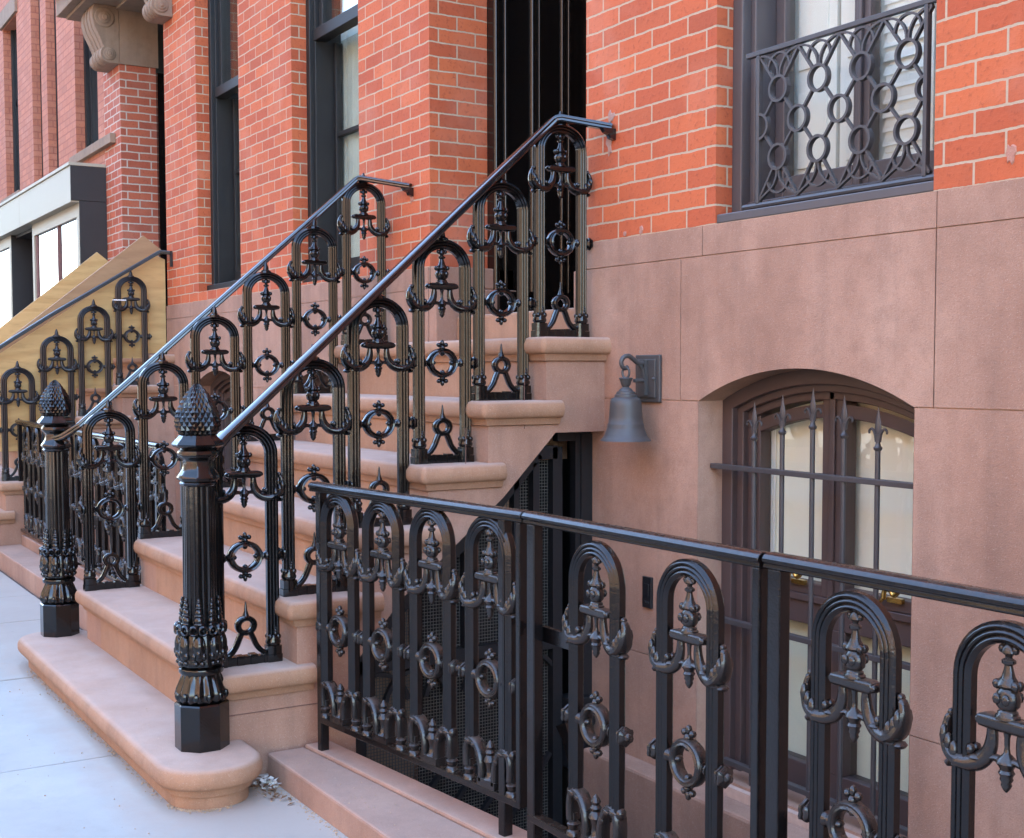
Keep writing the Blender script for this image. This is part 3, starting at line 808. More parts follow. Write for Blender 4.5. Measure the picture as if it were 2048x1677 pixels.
# stone returns and threshold of the doorway
b = MB()
b.box(-5.577, -5.50, -.010, .45, 1.452, 1.722); b.box(-5.577, -5.525, .0, .45, 1.726, 1.828); b.build('door_plinth', 'stone', house, 0, .006); b = MB()
b.box(-4.32, -4.245, -.010, .45, 1.452, 1.722); b.box(-4.30, -4.245, .0, .45, 1.726, 1.828)
b.build('door_plinth', 'stone', house, 0, .006)
b = MB(); b.box(-5.50, -4.32, .10, 1.0, 1.30, 1.585); b.box(-5.577, -4.245, -.002, .10, 1.30, 1.451); b.build('threshold', 'stone_step', house, 0, .012)
# black panelled doorway
b = MB()
b.box(-5.577, -5.525, .327, 1.02, 1.585, 4.8); b.box(-4.30, -4.245, .327, 1.02, 1.585, 4.8)
for x in (-5.524, -4.301):
    s = 1 if x < -5 else -1
    for y, r in ((.345, .018), (.40, .012), (.56, .020), (.60, .010), (.74, .016), (.78, .012), (.92, .020)):
        b.m = Matrix.Translation((x, y, 0)); b.lathe([(r, 1.72), (r, 4.8)], seg=12); b.m = Matrix.Identity(4)
    b.box(min(x, x+s*.05), max(x, x+s*.05), .335, .99, 1.585, 1.715)
b.build('door_surround', 'door_black', house, 40)
b = MB(); b.box(-5.524, -4.301, .985, 1.03, 1.586, 4.8)
for x, r in ((-5.40, .03), (-5.31, .015), (-5.10, .012), (-4.98, .018), (-4.925, .032), (-4.87, .018), (-4.74, .013), (-4.52, .015), (-4.44, .03)):
    b.m = Matrix.Translation((x, .985, 0)); b.lathe([(r, 1.74), (r, 4.8)], seg=14); b.m = Matrix.Identity(4)
b.box(-5.50, -4.33, .955, .985, 1.587, 1.735)
dr = b.build('door', 'door_black', house, 40)
b = MB(); b.box(-4.965, -4.885, .948, .955, 1.93, 2.0); b.box(-4.955, -4.895, .93, .948, 1.955, 1.966); b.build('door_handle', 'brass', dr, 0)
# unseen shell added to keep the sun of the back garden off the street
b = MB(); b.box(-40, 24, 9, 9.3, -1, 12.0); b.box(-40, 24, .34, 9, 11.7, 12.0); b.box(-40, -39.7, .34, 9, -1, 12); b.box(23.7, 24, .34, 9, -1, 12)
b.build('roof', 'roofing', house, 0)
b = MB(); b.box(-9.9, 1.5, 1.6, 1.66, -1, 11.6); b.build('interior_wall', 'dark_room', house, 0)
b = MB(); b.box(HX1, 24, .0, .3, -1, 11.7); b.build('side_wall', 'brick', house, 0)

def sash_window(w, fm, meet, sheet, gy=.245):
    x0, x1, z0, z1 = w
    b = MB()
    # brickmould, jamb linings, sill
    for a, c in ((x0, x0+.055), (x1-.055, x1)): b.box(a, c, .095, .31, z0+.05, z1)
    for a, c in ((x0+.055, x0+.070), (x1-.070, x1-.055)): b.box(a, c, .125, .31, z0+.05, z1)
    b.box(x0, x1, .06, .33, z0-.02, z0+.05)
    fr = b.build('window', fm, house, 0, .004)
    b = MB(); y0 = .15
    a, c = x0+.071, x1-.071
    b.box(a, a+.05, y0, y0+.05, meet, z1); b.box(c-.05, c, y0, y0+.05, meet, z1); b.box(a-.03, c+.03, y0-.03, y0+.05, meet-.07, meet)
    b.build('sash', fm, fr, 0, .004)
    b = MB(); b.box(a+.05, c-.05, y0+.02, y0+.026, meet, z1); b.build('pane', 'glass', fr, 0)
    b = MB(); b.box(a, a+.03, gy, gy+.045, z0+.05, meet-.07); b.box(c-.03, c, gy, gy+.045, z0+.05, meet-.07); b.box(a+.03, c-.03, gy, gy+.045, z0+.05, z0+.15)
    zm = z0+.05+(meet-z0)*.56; b.box(a+.03, c-.03, gy+.004, gy+.04, zm-.014, zm+.014)
    b.build('sash', fm, fr, 0, .004)
    b = MB(); b.box(a+.03, c-.03, gy+.02, gy+.026, z0+.15, meet-.07); b.build('pane', 'glass', fr, 0)
    b = MB()
    n = 14
    for i in range(n):
        xa, xb = a+(c-a)*i/n, a+(c-a)*(i+1)/n
        ya, yb = gy+.048+.012*math.sin(i*1.9), gy+.048+.012*math.sin((i+1)*1.9)
        b.add([(xa,ya,z0),(xb,yb,z0),(xb,yb,z1),(xa,ya,z1)], [(0,1,2,3)])
    b.build('plastic_sheet' if sheet == 'plastic_sheet' else 'curtain', sheet, fr, 60)
    return fr
w1 = sash_window(W1, 'frame_black', 3.36, 'plastic_sheet')
w2 = sash_window(W2, 'frame_black', 3.37, 'plastic_sheet')
b = MB()
for z0, z1 in ((2.80, 3.22), (2.30, 2.66)): b.box(-8.80, -8.44, .252, .255, z0, z1)
b.build('paper_notice', 'paper', w1, 0)
b = MB()
for zz in (3.20, 3.17, 3.14, 2.60, 2.57): b.box(-8.72, -8.52, .2505, .2518, zz, zz+.012)
b.build('notice_print', 'ink', w1, 0)

# right upper window: grey painted casements
x0, x1, z0, z1 = W3
b = MB()
for a, c in ((x0, x0+.05), (x1-.05, x1)): b.box(a, c, .072, .32, z0+.03, z1)
for a, c in ((x0+.05, x0+.075), (x1-.075, x1-.05)): b.box(a, c, .11, .32, z0+.03, z1)
b.box(x0, x1, .004, .32, z0+.001, z0+.032); b.box(x0+.05, x1-.05, .10, .32, z0+.033, z0+.075)
w3 = b.build('window', 'frame_grey', house, 0, .004)
b = MB(); a, c = x0+.078, x1-.078
for p, q in ((a, a+.045), (c-.045, c), (-3.015, -2.945)): b.box(p, q, .20, .25, z0+.076, z1)
b.box(-2.99, -2.97, .185, .20, z0+.076, z1)
b.box(a+.045, -3.015, .20, .25, z0+.076, z0+.16); b.box(-2.945, c-.045, .20, .25, z0+.076, z0+.16)
b.build('sash', 'frame_grey', w3, 0, .004)
b = MB(); b.box(a+.045, -3.015, .222, .228, z0+.16, z1); b.box(-2.945, c-.045, .222, .228, z0+.16, z1); b.build('pane', 'glass', w3, 0)
b = MB()
for p, q in ((a, -3.16), (-3.15, -2.985), (-2.98, -2.75), (-2.74, c)):
    b.box(p+.003, q-.003, .275, .295, z0+.05, z1)
    for zz in (2.02, 2.36, 2.70):
        b.box(p+.04, q-.04, .268, .276, zz, zz+.26)
for zz in [1.95+.045*i for i in range(24)]:
    b.prism([(.262, zz), (.276, zz+.02), (.276, zz+.035)], 'x', -2.95, -2.77)
b.build('shutter', 'shutter_white', w3, 0, .004)

# arched lower windows
def lower_window(w, vis):
    xc, hw, zs, ri = w
    def ring(off, y0, y1, zb, th):
        # arched frame of thickness th, inset off from the opening
        b_ = []
        n = 20
        outer, inner = [], []
        for i in range(n+1):
            x = xc-hw+off+(2*hw-2*off)*i/n
            outer.append((x, arch_z(x, xc, hw, zs, ri)-off*.9))
        for i in range(n+1):
            x = xc-hw+off+th+(2*hw-2*off-2*th)*i/n
            inner.append((x, arch_z(x, xc, hw, zs, ri)-off*.9-th))
        return [(outer[0][0], zb)]+outer+[(outer[-1][0], zb)], [(inner[0][0], zb)]+inner+[(inner[-1][0], zb)]
    b = MB()
    for off, y0, y1, th in ((0, .10, .24, .052), (.052, .125, .24, .03), (.082, .15, .24, .030)):
        o, i_ = ring(off, y0, y1, -.125, th)
        n = len(o)
        for k in range(n-1):
            b.add([(o[k][0],y0,o[k][1]),(o[k+1][0],y0,o[k+1][1]),(i_[k+1][0],y0,i_[k+1][1]),(i_[k][0],y0,i_[k][1]),
                   (i_[k+1][0],y1,i_[k+1][1]),(i_[k][0],y1,i_[k][1])], [(0,1,2,3),(3,2,4,5)])
    x0, x1 = xc-hw+.082, xc+hw-.082
    for k in range(12):       # solid spandrel between casing and straight-topped sashes
        p, q = x0+(x1-x0)*k/12, x0+(x1-x0)*(k+1)/12
    b.box(x0+.04, x1-.04, .17, .235, .455, .560); b.box(x0+.04, x1-.04, .155, .235, .535, .560)
    b.box(x0+.04, x1-.04, .17, .235, -.125, -.03)
    b.box(xc-.052, xc+.052, .168, .235, -.03, .455)
    fr = b.build('window', 'frame_brown', house, 30, .003)
    b = MB()
    b.box(xc-.050, xc-.004, .160, .215, .560, 1.27); b.box(xc+.004, xc+.050, .160, .215, .560, 1.27); b.box(xc-.012, xc+.012, .150, .160, .560, 1.25)
    for s in (-1, 1):
        b.box(*sorted((xc+s*(hw-.127), xc+s*(hw-.100))), .165, .215, .560, 1.19)
        b.box(*sorted((xc+s*.050, xc+s*(hw-.127))), .165, .215, .560, .600)
        n = 10
        for k in range(n):
            p, q = sorted((xc+s*(.050+(hw-.177)*k/n), xc+s*(.050+(hw-.177)*(k+1)/n)))
            zp, zq = arch_z(p, *w)-.118, arch_z(q, *w)-.118
            b.add([(p,.165,zp-.045),(q,.165,zq-.045),(q,.165,zq),(p,.165,zp),(p,.215,zp-.045),(q,.215,zq-.045)], [(0,1,2,3),(0,4,5,1)])
    b.build('casement', 'frame_brown', fr, 30, .003)
    b = MB()
    for s in (-1, 1):
        p, q = sorted((xc+s*.050, xc+s*(hw-.127)))
        n = 10; top = [(p+(q-p)*k/n, arch_z(p+(q-p)*k/n, *w)-.160) for k in range(n+1)]
        b.add([(x, .19, z) for x, z in [(p, .598)]+[(q, .598)]+top[::-1]], [tuple(range(n+3))])
        b.box(*sorted((xc+s*.053, xc+s*(hw-.125))), .199, .203, -.03, .455)
    b.build('pane', 'glass', fr, 0)
    b = MB(); b.box(xc-hw+.03, xc+hw-.03, .237, .240, -.12, 1.30); b.build('window_blind', 'shade_cream', fr, 0)
    b = MB(); b.box(xc-hw+.122, xc-hw+.128, .222, .228, .56, 1.17); b.box(xc-hw+.135, xc-hw+.139, .222, .228, .56, 1.17); b.build('blind_cord', 'paper', fr, 0)
    if vis:
        for hx in (xc-.150, xc+.275):
            b = MB(); zz = .602
            b.box(hx-.03, hx+.03, .150, .166, zz-.012, zz+.004)
            pts = smooth([(hx-.035, zz+.0), (hx-.03, zz+.03), (hx-.005, zz+.03), (hx+.005, zz+.012), (hx+.02, zz+.02), (hx+.045, zz+.05)], 2)
            b.sweep(pts, circ(8, .008, .008), y=.140); b.ball((hx+.045, .140, zz+.05), .012, 8)
            b.sweep([(hx-.06, zz-.02), (hx-.035, zz+.0)], circ(8, .006, .006), y=.145)
            b.build('window_handle', 'brass', fr, 50)
    return fr
lower_window(arch_w[0], True); lower_window(arch_w[1], False); lower_window(arch_w[2], False)

# patches of cement round the rail ends and mortar dabs on the bricks
b = MB()
def patch(cx, cz, w, h, sd):
    rnd = random.Random(sd); n = 14
    p = [(cx+w*k*math.cos(2*PI*i/n), cz+h*k*math.sin(2*PI*i/n)) for i in range(n) for k in [.55+.75*rnd.random()]]
    b.loft([[(x, -.0005, z) for x, z in p], [((x-cx)*.85+cx, -.004, (z-cz)*.85+cz) for x, z in p]])
for args in ((-4.085,2.20,.022,.045,1),(-4.075,2.300,.020,.026,2),(-5.77,2.20,.024,.04,3),(-3.98,1.843,.010,.013,4),(-3.88,1.846,.012,.015,5)):
    b = MB(); patch(*args); b.build('cement_patch', 'cement', house, 0)
b = MB(); patch(-2.255, 1.90, .016, .03, 6)
b.build('cement_patch', 'cement', house, 0)

# ------------------------------------------------------------------ window guard
g = thing('window_guard', 'grey iron guard of linked rings across the upper right window', 'window guard', (0, .02, 0))
gx0, gw, zr = -3.256, .1788, (2.242, 2.131, 2.021)
b = MB()
b.box(-3.320, -2.516, -.010, .010, 2.366, 2.382); b.build('top_bar', 'guard_iron', g, 0, .002)
b = MB(); b.sweep([(-3.335, 1.872), (-2.514, 1.872)], circ(8, .010, .010)); b.build('bottom_bar', 'guard_iron', g, 40)
for x in (gx0-.005, gx0+4*gw-.018):
    b = MB(); b.box(x-.007, x+.007, -.010, .010, 1.878, 2.366); b.build('stile', 'guard_iron', g, 0, .002)
b = MB()
def gring(cx, cz, r=.040, a0=0, a1=360):
    prof = [(-.0044,-.009),(.0044,-.009),(.0030,0),(.0044,.009),(-.0044,.009),(-.0030,0)]
    n = 26
    if a1-a0 >= 360: b.sweep([(cx+r*math.cos(2*PI*i/n), cz+r*math.sin(2*PI*i/n)) for i in range(n)], prof, closed=True)
    else: b.sweep(arc(cx, cz, r, a0, a1, n), prof)
def bar(p, q, w=.0038, d=.0065):
    b.sweep([p, q], [(-w,-d),(w,-d),(w,d),(-w,d)])
def seg(c1, c2):
    v = Vector((c2[0]-c1[0], c2[1]-c1[1])); L_ = v.length; v /= L_
    bar((c1[0]+v[0]*.042, c1[1]+v[1]*.042), (c2[0]-v[0]*.042, c2[1]-v[1]*.042))
top = [(gx0+gw*(i+.5), zr[0]) for i in range(4)]; mid = [(gx0+gw*i, zr[1]) for i in range(5)]; bot = [(gx0+gw*(i+.5), zr[2]) for i in range(4)]
for c in top+bot: gring(*c)
for i, c in enumerate(mid):
    if i == 0: gring(c[0], c[1], .040, -90, 90)
    elif i == 4: gring(c[0]-.018, c[1], .034, 90, 270)
    else: gring(*c)
for i in range(4):
    seg(mid[i], top[i]); seg(top[i], mid[i+1]) if i < 3 else seg(top[i], (mid[4][0]-.01, mid[4][1]))
    seg(bot[i], mid[i]); seg(mid[i+1], bot[i]) if i < 3 else seg((mid[4][0]-.01, mid[4][1]), bot[i])
for row, s in ((top, 1), (bot, -1)):
    ze = 2.366 if s > 0 else 1.882
    for (cx, cz) in row:
        for k in (-1, 1):
            v = Vector((k*gw/2, (ze-cz-s*.006))); u = v.normalized()
            bar((cx+u[0]*.042, cz+u[1]*.042), (cx+v[0]*.985, cz+v[1]*.985))
            pts = smooth([(cx+k*.004, cz+s*.041), (cx+k*.006, cz+s*.066), (cx+k*.026, cz+s*.098), (cx+k*.060, cz+s*.116), (cx+k*gw/2, ze-s*.005)], 2)
            b.sweep(pts, [(-.0034,-.006),(.0034,-.006),(.0034,.006),(-.0034,.006)])
        b.sweep([(x, cz+s*(z-cz)) for x, z in arc(cx, cz+.066, .050, 4, 176, 18)], [(-.0034,-.0055),(.0034,-.0055),(.0034,.0055),(-.0034,.0055)])
b.build('lattice', 'guard_iron', g, 35)

# ------------------------------------------------------------------ window bars
wb = thing('window_bars', 'five spear-tipped iron bars in front of the arched basement window', 'window bars', (0, .05, 0))
for z, xl_, xr_ in ((.980, -3.52, -2.565), (.435, -3.52, -2.565), (-.07, -3.45, -2.565)):
    b = MB(); b.sweep([(xl_, z), (xr_, z-.004)], [(-.009,-.013),(.009,-.013),(.009,.013),(-.009,.013)]); b.build('cross_bar', 'guard_iron', wb, 0, .002)
for x, zt in zip((-3.305, -3.168, -3.028, -2.891, -2.751), (1.214, 1.240, 1.263, 1.240, 1.208)):
    b = MB()
    b.lathe([(.0085, -.16), (.0085, zt-.135)], c=(x, 0), seg=10)
    z0 = zt-.135
    b.lathe([(.009, z0), (.013, z0+.004), (.014, z0+.010), (.009, z0+.015), (.007, z0+.024), (.008, z0+.036), (.010, z0+.050)], c=(x, 0), seg=10)
    b.lathe([(.006, z0+.045), (.0135, z0+.062), (.011, z0+.085), (.005, z0+.11), (.001, z0+.135)], c=(x, 0), seg=8, sy=.55)
    for s in (-1, 1):
        pts = smooth([(x+s*.005, z0+.028), (x+s*.011, z0+.054), (x+s*.024, z0+.070), (x+s*.036, z0+.062), (x+s*.035, z0+.052)], 2)
        b.sweep(pts, circ(6, .0060, .007), [1-.55*i/(len(pts)-1) for i in range(len(pts))])
    b.build('bar', 'guard_iron', wb, 45)

# ------------------------------------------------------------------ bell lamp
lamp = thing('wall_lamp', 'grey metal bell-shaped lamp on a hooked wall bracket between stoop and arched window', 'lamp', (-3.808, -.012, 1.29))
b = MB(); b.box(-.073, .073, -.014, -.001, -.088, .088)
b.box(-.054, .054, -.020, -.014, -.072, .072); b.build('back_plate', 'lamp_metal', lamp, 0, .003)
b = MB(); b.ball((.048, -.022, .0), .007, 8); b.build('screw', 'lamp_metal', lamp)
b = MB()
b.box(-.011, .011, -.034, -.018, -.062, .070)
# hook arm, in the (y,z) plane
b.m = Matrix.Rotation(-PI/2, 4, 'Z')
pts = smooth([(.020, .058), (.055, .055), (.078, .072), (.100, .085), (.120, .082), (.134, .066), (.132, .046), (.116, .036), (.104, .044)], 2)
b.sweep(pts, circ(10, .010, .010), [1-.25*i/(len(pts)-1) for i in range(len(pts))])
pts = smooth([(.026, -.005), (.030, .030), (.050, .052)], 2); b.sweep(pts, circ(8, .008, .008))
b.sweep([(.02, -.006), (.075, -.008)], circ(8, .007, .007))
b.build('bracket', 'lamp_metal', lamp, 45)
b = MB(); cy = -.112
b.m = Matrix.Translation((0, cy, .022)) @ Matrix.Rotation(.5, 4, 'Z')
b.sweep([(.014*math.cos(2*PI*i/16), .020*math.sin(2*PI*i/16)) for i in range(16)], circ(8, .0045, .0045), closed=True); b.build('link', 'lamp_metal', lamp, 45)
b = MB()
b.lathe([(.004,.002),(.024,.004),(.026,.001),(.021,-.010),(.018,-.022),(.012,-.030),(.014,-.033),(.020,-.036),(.026,-.043),(.027,-.046),(.034,-.048),(.036,-.054),(.036,-.057),(.041,-.059),(.042,-.064),(.042,-.068),(.052,-.072),
         (.057,-.078),(.059,-.100),(.062,-.140),(.064,-.163),(.066,-.165),(.067,-.169),(.069,-.185),(.076,-.205),(.086,-.219),(.094,-.226),(.095,-.229),(.091,-.229),(.083,-.219),(.062,-.165),(.050,-.08),(.02,-.06)], c=(0, cy), seg=40)
b.build('bell_shade', 'lamp_metal', lamp, 40)
b = MB(); b.lathe([(.018,-.15),(.026,-.17),(.024,-.19),(.010,-.205)], c=(0, cy), seg=14); b.build('bulb', 'display_white', lamp)

# entry keypad
b = MB(); b.box(-3.835, -3.782, -.024, -.0125, .428, .545); b.box(-3.822, -3.795, -.027, -.024, .47, .52)
for i in range(3): b.box(-3.818+.009*i, -3.812+.009*i, -.0275, -.024, .445, .455)
tag(b.build('entry_keypad', 'flat_black', None, 0, .002), 'small black entry keypad on the brownstone wall below the bell lamp', 'keypad')

# ------------------------------------------------------------------ gate under the stoop
gt = thing('stoop_gate', 'black iron gate with wire mesh closing the opening under the stoop', 'gate', (-4.21, 0, 0))
inner = [(-.17, 1.00), (-.26, 1.00), (-.50, .755), (-.90, .420), (-1.03, .262), (-1.03, -.90)]
b = MB()
def gbar(p, q, w=.02, d=.018):
    m0 = b.m; b.m = Matrix.Rotation(PI/2, 4, 'Z')
    b.sweep([p, q], [(-w,-d),(w,-d),(w,d),(-w,d)]); b.m = m0
for p, q in zip(inner, inner[1:]): gbar(p, q, .026)
gbar((-.17, 1.02), (-.17, -.92), .022); gbar((-1.03, -.90), (-.17, -.90), .026)
b.build('gate_frame', 'gate_black', gt, 0)
b = MB(); gbar((-.035, 1.07), (-.035, -.93), .030, .03); gbar((-.075, 1.07), (-.075, -.93), .012, .02); gbar((-.17, 1.062), (-.01, 1.062), .02); gbar((-.56, .75), (-.24, 1.06), .03, .012); gbar((-1.06, .27), (-.56, .75), .03, .012)
b.build('gate_post', 'gate_black', gt, 0)
b = MB(); gbar((-1.03, .245), (-.19, .245), .024); gbar((-.36, .99), (-.36, .26), .012); gbar((-.58, .70), (-.58, .26), .012); gbar((-.80, .50), (-.80, .26), .012); gbar((-.27, .96), (-.27, .26), .014)
b.build('mid_rail', 'gate_black', gt, 0)
for i in range(5):
    b = MB(); b.m = Matrix.Rotation(PI/2, 4, 'Z')
    c = -.955+.165*i
    b.sweep(arc(c, .08, .13, 10, 100, 8), [(-.008,-.012),(.008,-.012),(.008,.012),(-.008,.012)]); b.sweep(arc(c, .08, .13, 80, 170, 8), [(-.008,-.010),(.008,-.010),(.008,.010),(-.008,.010)])
    b.build('pointed_arch', 'gate_black', gt, 35)
    b = MB(); b.m = Matrix.Rotation(PI/2, 4, 'Z')
    b.sweep([(c-.16, -.90), (c-.16, -.52), (c+.10, -.20)], [(-.008,-.010),(.008,-.010),(.008,.010),(-.008,.010)])
    b.build('diagonal_bar', 'gate_black', gt, 35)
b = MB()
def topz(y):
    for p, q in zip(inner, inner[1:]):
        if q[0] <= y <= p[0]: return q[1]+(p[1]-q[1])*(y-q[0])/(p[0]-q[0]) if p[0] != q[0] else p[1]
    return 1.0
st = .0125; r = .0011; y = -1.03
while y < -.17:
    z1_ = topz(y); b.box(-.024-r, -.024+r, y-r, y+r, -.90, z1_); y += st
z = -.90
while z < 1.0:
    y0 = -1.03
    if z > .262:
        yy = -1.03
        while topz(yy) < z and yy < -.17: yy += .005
        y0 = yy
    b.box(-.0265-r, -.0265+r, y0, -.17, z-r, z+r); z += st
b.build('wire_mesh', 'wire', gt, 0)
b = MB(); b.box(-.03, .07, -.145, -.03, -.26, .02)
b.m = Matrix.Translation((.07, -.09, -.06)) @ Matrix.Rotation(PI/2, 4, 'Y'); b.lathe([(.035,0),(.036,.006),(.022,.010),(.014,.02),(.018,.032),(.028,.042),(.030,.055),(.020,.066)], seg=18)
b.m = Matrix.Translation((.07, -.09, -.18)) @ Matrix.Rotation(PI/2, 4, 'Y'); b.lathe([(.030,0),(.031,.006),(.020,.016),(.010,.020)], seg=18)
b.build('lock_case', 'gate_black', gt, 35, .003)
b = MB(); b.box(-5.7, -4.45, -.02, 0, -.95, 1.1); b.box(-5.7, -4.4, -1.45, -1.40, -.95, .3); struct(b.build('vestibule_wall', 'dark_room', None, 0))

# ------------------------------------------------------------------ neighbouring house with door hood
nb = thing('brick_house', 'red brick house with a carved stone door hood left of the black windows', 'house')
NX0, NX1 = -11.78, HX0
b = MB(); wall_grid(b, NX0, NX1-.001, 1.845, 11.6, [(-11.235, NX1-.001, 1.45, 4.405)], .0, .31); b.build('brick_wall', 'brick_neighbour', nb, 0)
b = MB(); b.box(NX0, -11.235, -.006, .31, -.93, 1.844); b.build('stone_base', 'stone', nb, 0)
b = MB(); b.box(-11.235, NX1-.002, .45, .50, 1.45, 4.6); b.box(-11.234, -11.19, .311, .45, 1.45, 3.9); b.build('door', 'door_black', nb, 0)
def console(x0, x1, zb, depth=.30):
    b = MB()
    # S-shaped profile in (y,z): big volute at the top, small at the foot
    pts = [(.0, zb)]
    pts += arc(-.085, zb+.075, .075, -90, -230, 8)
    pts += [(-.16, zb+.20), (-.205, zb+.29), (-.225, zb+.37), (-.222, zb+.44), (-.205, zb+.48), (.0, zb+.48)]
    b.prism(pts, 'x', x0, x1)
    for i in range(1, 4):   # ribs along the front
        xx = x0+(x1-x0)*i/4
        q = [(p[0]-.008, p[1]-.002) for p in pts[1:-1]]
        b.prism([(.0, zb+.02)]+q+[(.0, zb+.46)], 'x', xx-.022, xx+.022)
    for yy, zz, rr in ((-.122, zb+.375, .085), (-.085, zb+.075, .055)):
        for xx, s in ((x1, 1), (x0, -1)):
            for r_, h in ((rr, .010), (rr*.62, .018), (rr*.3, .026)):
                b.m = Matrix.Translation((xx, yy, zz)) @ Matrix.Rotation(s*PI/2, 4, 'Y')
                b.lathe([(r_, 0), (r_*.96, h*.8), (r_*.85, h)], seg=22); b.m = Matrix.Identity(4)
    return b
hb = MB(); hb.box(-11.95, -9.50, -.36, .0, 4.455, 4.62); hb.box(-11.88, -9.56, -.29, .0, 4.425, 4.455); hb.box(-11.30, -9.89, -.02, .31, 4.40, 4.425); hb.box(-12.0, -9.45, -.42, 0, 4.62, 4.80)
hood = hb.build('door_hood', 'stone_tan', nb, 0, .006)
console(-11.62, -11.225, 3.945).build('bracket', 'stone_tan', hood, 35, .004)
console(-9.955, -9.70, 3.985).build('bracket', 'stone_tan', hood, 35, .004)
b = MB(); b.box(-11.60, -11.222, .001, .33, 3.946, 4.42); b.build('lintel_block', 'stone_tan', nb, 0)

# ------------------------------------------------------------------ shop building
sh = thing('shop_building', 'pink painted brick building with a cream shop front at the left edge', 'shop')
b = MB()
SW = [(-12.86, -12.0, 3.40, 6.2), (-14.1, -13.63, 3.35, 6.2), (-14.85, -14.38, 3.35, 6.2), (-16.47, -15.65, 3.40, 5.40), (-18.6, -17.6, 3.4, 6.2)]
wall_grid(b, -24, NX0-.001, 3.18, 11.6, SW, .0, .3); b.box(-24, NX0-.002, .31, .36, -.9, 3.18); b.box(-11.95, NX0-.001, -.001, .3, -.9, 3.18)
b.build('brick_wall', 'brick_pink', sh, 0)
for x0_, x1_, z0_, z1_ in SW:
    b = MB()
    b.box(x0_, x0_+.06, .085, .2, z0_, z1_); b.box(x1_-.06, x1_, .085, .2, z0_, z1_); b.box(x0_+.06, x0_+.12, .12, .2, z0_, z1_); b.box(x0_+.06, x1_-.06, .12, .2, z0_, z0_+.08); b.box(x0_+.06, x1_-.06, .12, .2, 4.5, 4.56)
    f = b.build('window', 'frame_black', sh, 0)
    b = MB(); b.box(x0_+.12, x1_-.06, .15, .156, z0_+.08, z1_); b.build('pane', 'shop_glass', f, 0)
    b = MB(); b.box(x0_, x1_, .24, .25, z0_, z1_); b.build('interior', 'dark_room', f, 0)
b = MB()
for q in ((-12.95, -11.40, -.05, 3.305, 3.388), (-16.6, -15.5, -.05, 3.305, 3.388), (-16.55, -15.57, -.03, 5.41, 5.60)):
    b = MB(); b.box(q[0], q[1], q[2], -.0005, q[3], q[4]); b.build('lintel' if q[3] > 4 else 'sill', 'stone_tan', sh, 0, .004)
b = MB()
for a, c in ((-14.062, -11.76), (-16.35, -14.066), (-19, -16.354)): b.box(a, c, -.312, -.12, 2.815, 3.135)
b.box(-19, -11.75, -.325, -.001, 3.136, 3.165)
for a, c in ((-13.80, -11.765), (-19, -14.96)):
    b.box(a, c, -.241, -.20, 2.695, 2.814); b.box(c-.10, c, -.241, -.20, .5, 2.695); b.box(a, a+.09, -.241, -.20, .5, 2.695); b.box(a, c, -.241, -.20, .2, .5)
fas = b.build('shop_front', 'cream_panel', sh, 0, .003)
b = MB(); b.box(-11.764, -11.748, -.311, -.001, 2.83, 3.135); b.box(-11.764, -11.750, -.240, -.001, .2, 2.829); b.box(-14.95, -13.81, .30, .31, 0, 2.81); b.box(-13.815, -13.80, -.239, .30, 0, 2.81); b.box(-14.955, -14.94, -.239, .30, 0, 2.81); b.box(-19, -11.77, -.19, .25, 2.78, 2.81)
b.build('side_panel', 'shop_black', sh, 0, .002)
b = MB(); b.box(-13.71, -11.865, -.215, -.209, .5, 2.695); b.box(-18.9, -15.06, -.215, -.209, .5, 2.695); b.build('shop_window', 'shop_glass', sh, 0)
b = MB(); b.box(-12.685, -12.655, -.235, -.205, .5, 2.695); b.box(-13.71, -13.64, -.225, -.19, .5, 2.695); b.box(-16.5, -16.47, -.235, -.205, .5, 2.695); b.build('mullion', 'maroon', sh, 0)
b = MB(); b.box(-13.75, -11.80, .12, .13, .5, 2.75); b.box(-18.9, -15, .12, .13, .5, 2.75); b.box(-14.75, -14.05, .285, .298, .1, 2.45); b.build('display_back', 'display_white', sh, 0)  # pale sheets added behind the glass to stand in for its bright reflection
b = MB(); b.box(-14.4, -14.36, .27, .284, .1, 2.45); b.box(-14.78, -14.74, .27, .29, .1, 2.45); b.build('shop_door', 'cream_panel', sh, 0)

# ------------------------------------------------------------------ street seen only in reflections: the sunlit houses opposite
far_names = [('long dark brown rowhouse across the street, seen only in reflections', -75, -24, 13.5, 'far_brown'), ('brown brick rowhouse across the street beside the sunlit sandstone one', -24, -15, 12.5, 'far_brown'),
             ('sunlit sandstone rowhouse across the street, fourth along', -15, -6.5, 13, 'far_stone'), ('sunlit orange rowhouse straight across from the stoop', -6.5, 2, 11.5, 'far_brick'),
             ('sunlit pale rowhouse across the street to the right', 2, 11, 12.5, 'far_stone'), ('last sunlit rowhouse across the street at the right', 11, 20, 12, 'far_brick')]
for lab, a, c, h, mt in far_names:
    t = thing('rowhouse', lab, 'house', (0, 0, 0), 0, 'houses across the street')
    b = MB(); b.box(a, c-.02, -26, -18, -.5, h); b.box(a-.05, c+.03, -18.3, -18.001, h-.7, h+.01); b.build('wall', mt, t, 0)
    nw = 3; w = (c-a)/nw
    for i in range(nw):
        for z in (1.2, 4.4, 7.4):
            x = a+w*(i+.5); b = MB(); b.box(x-.5, x+.5, -17.995, -17.98, z, z+1.9); b.build('window', 'far_glass', t, 0)
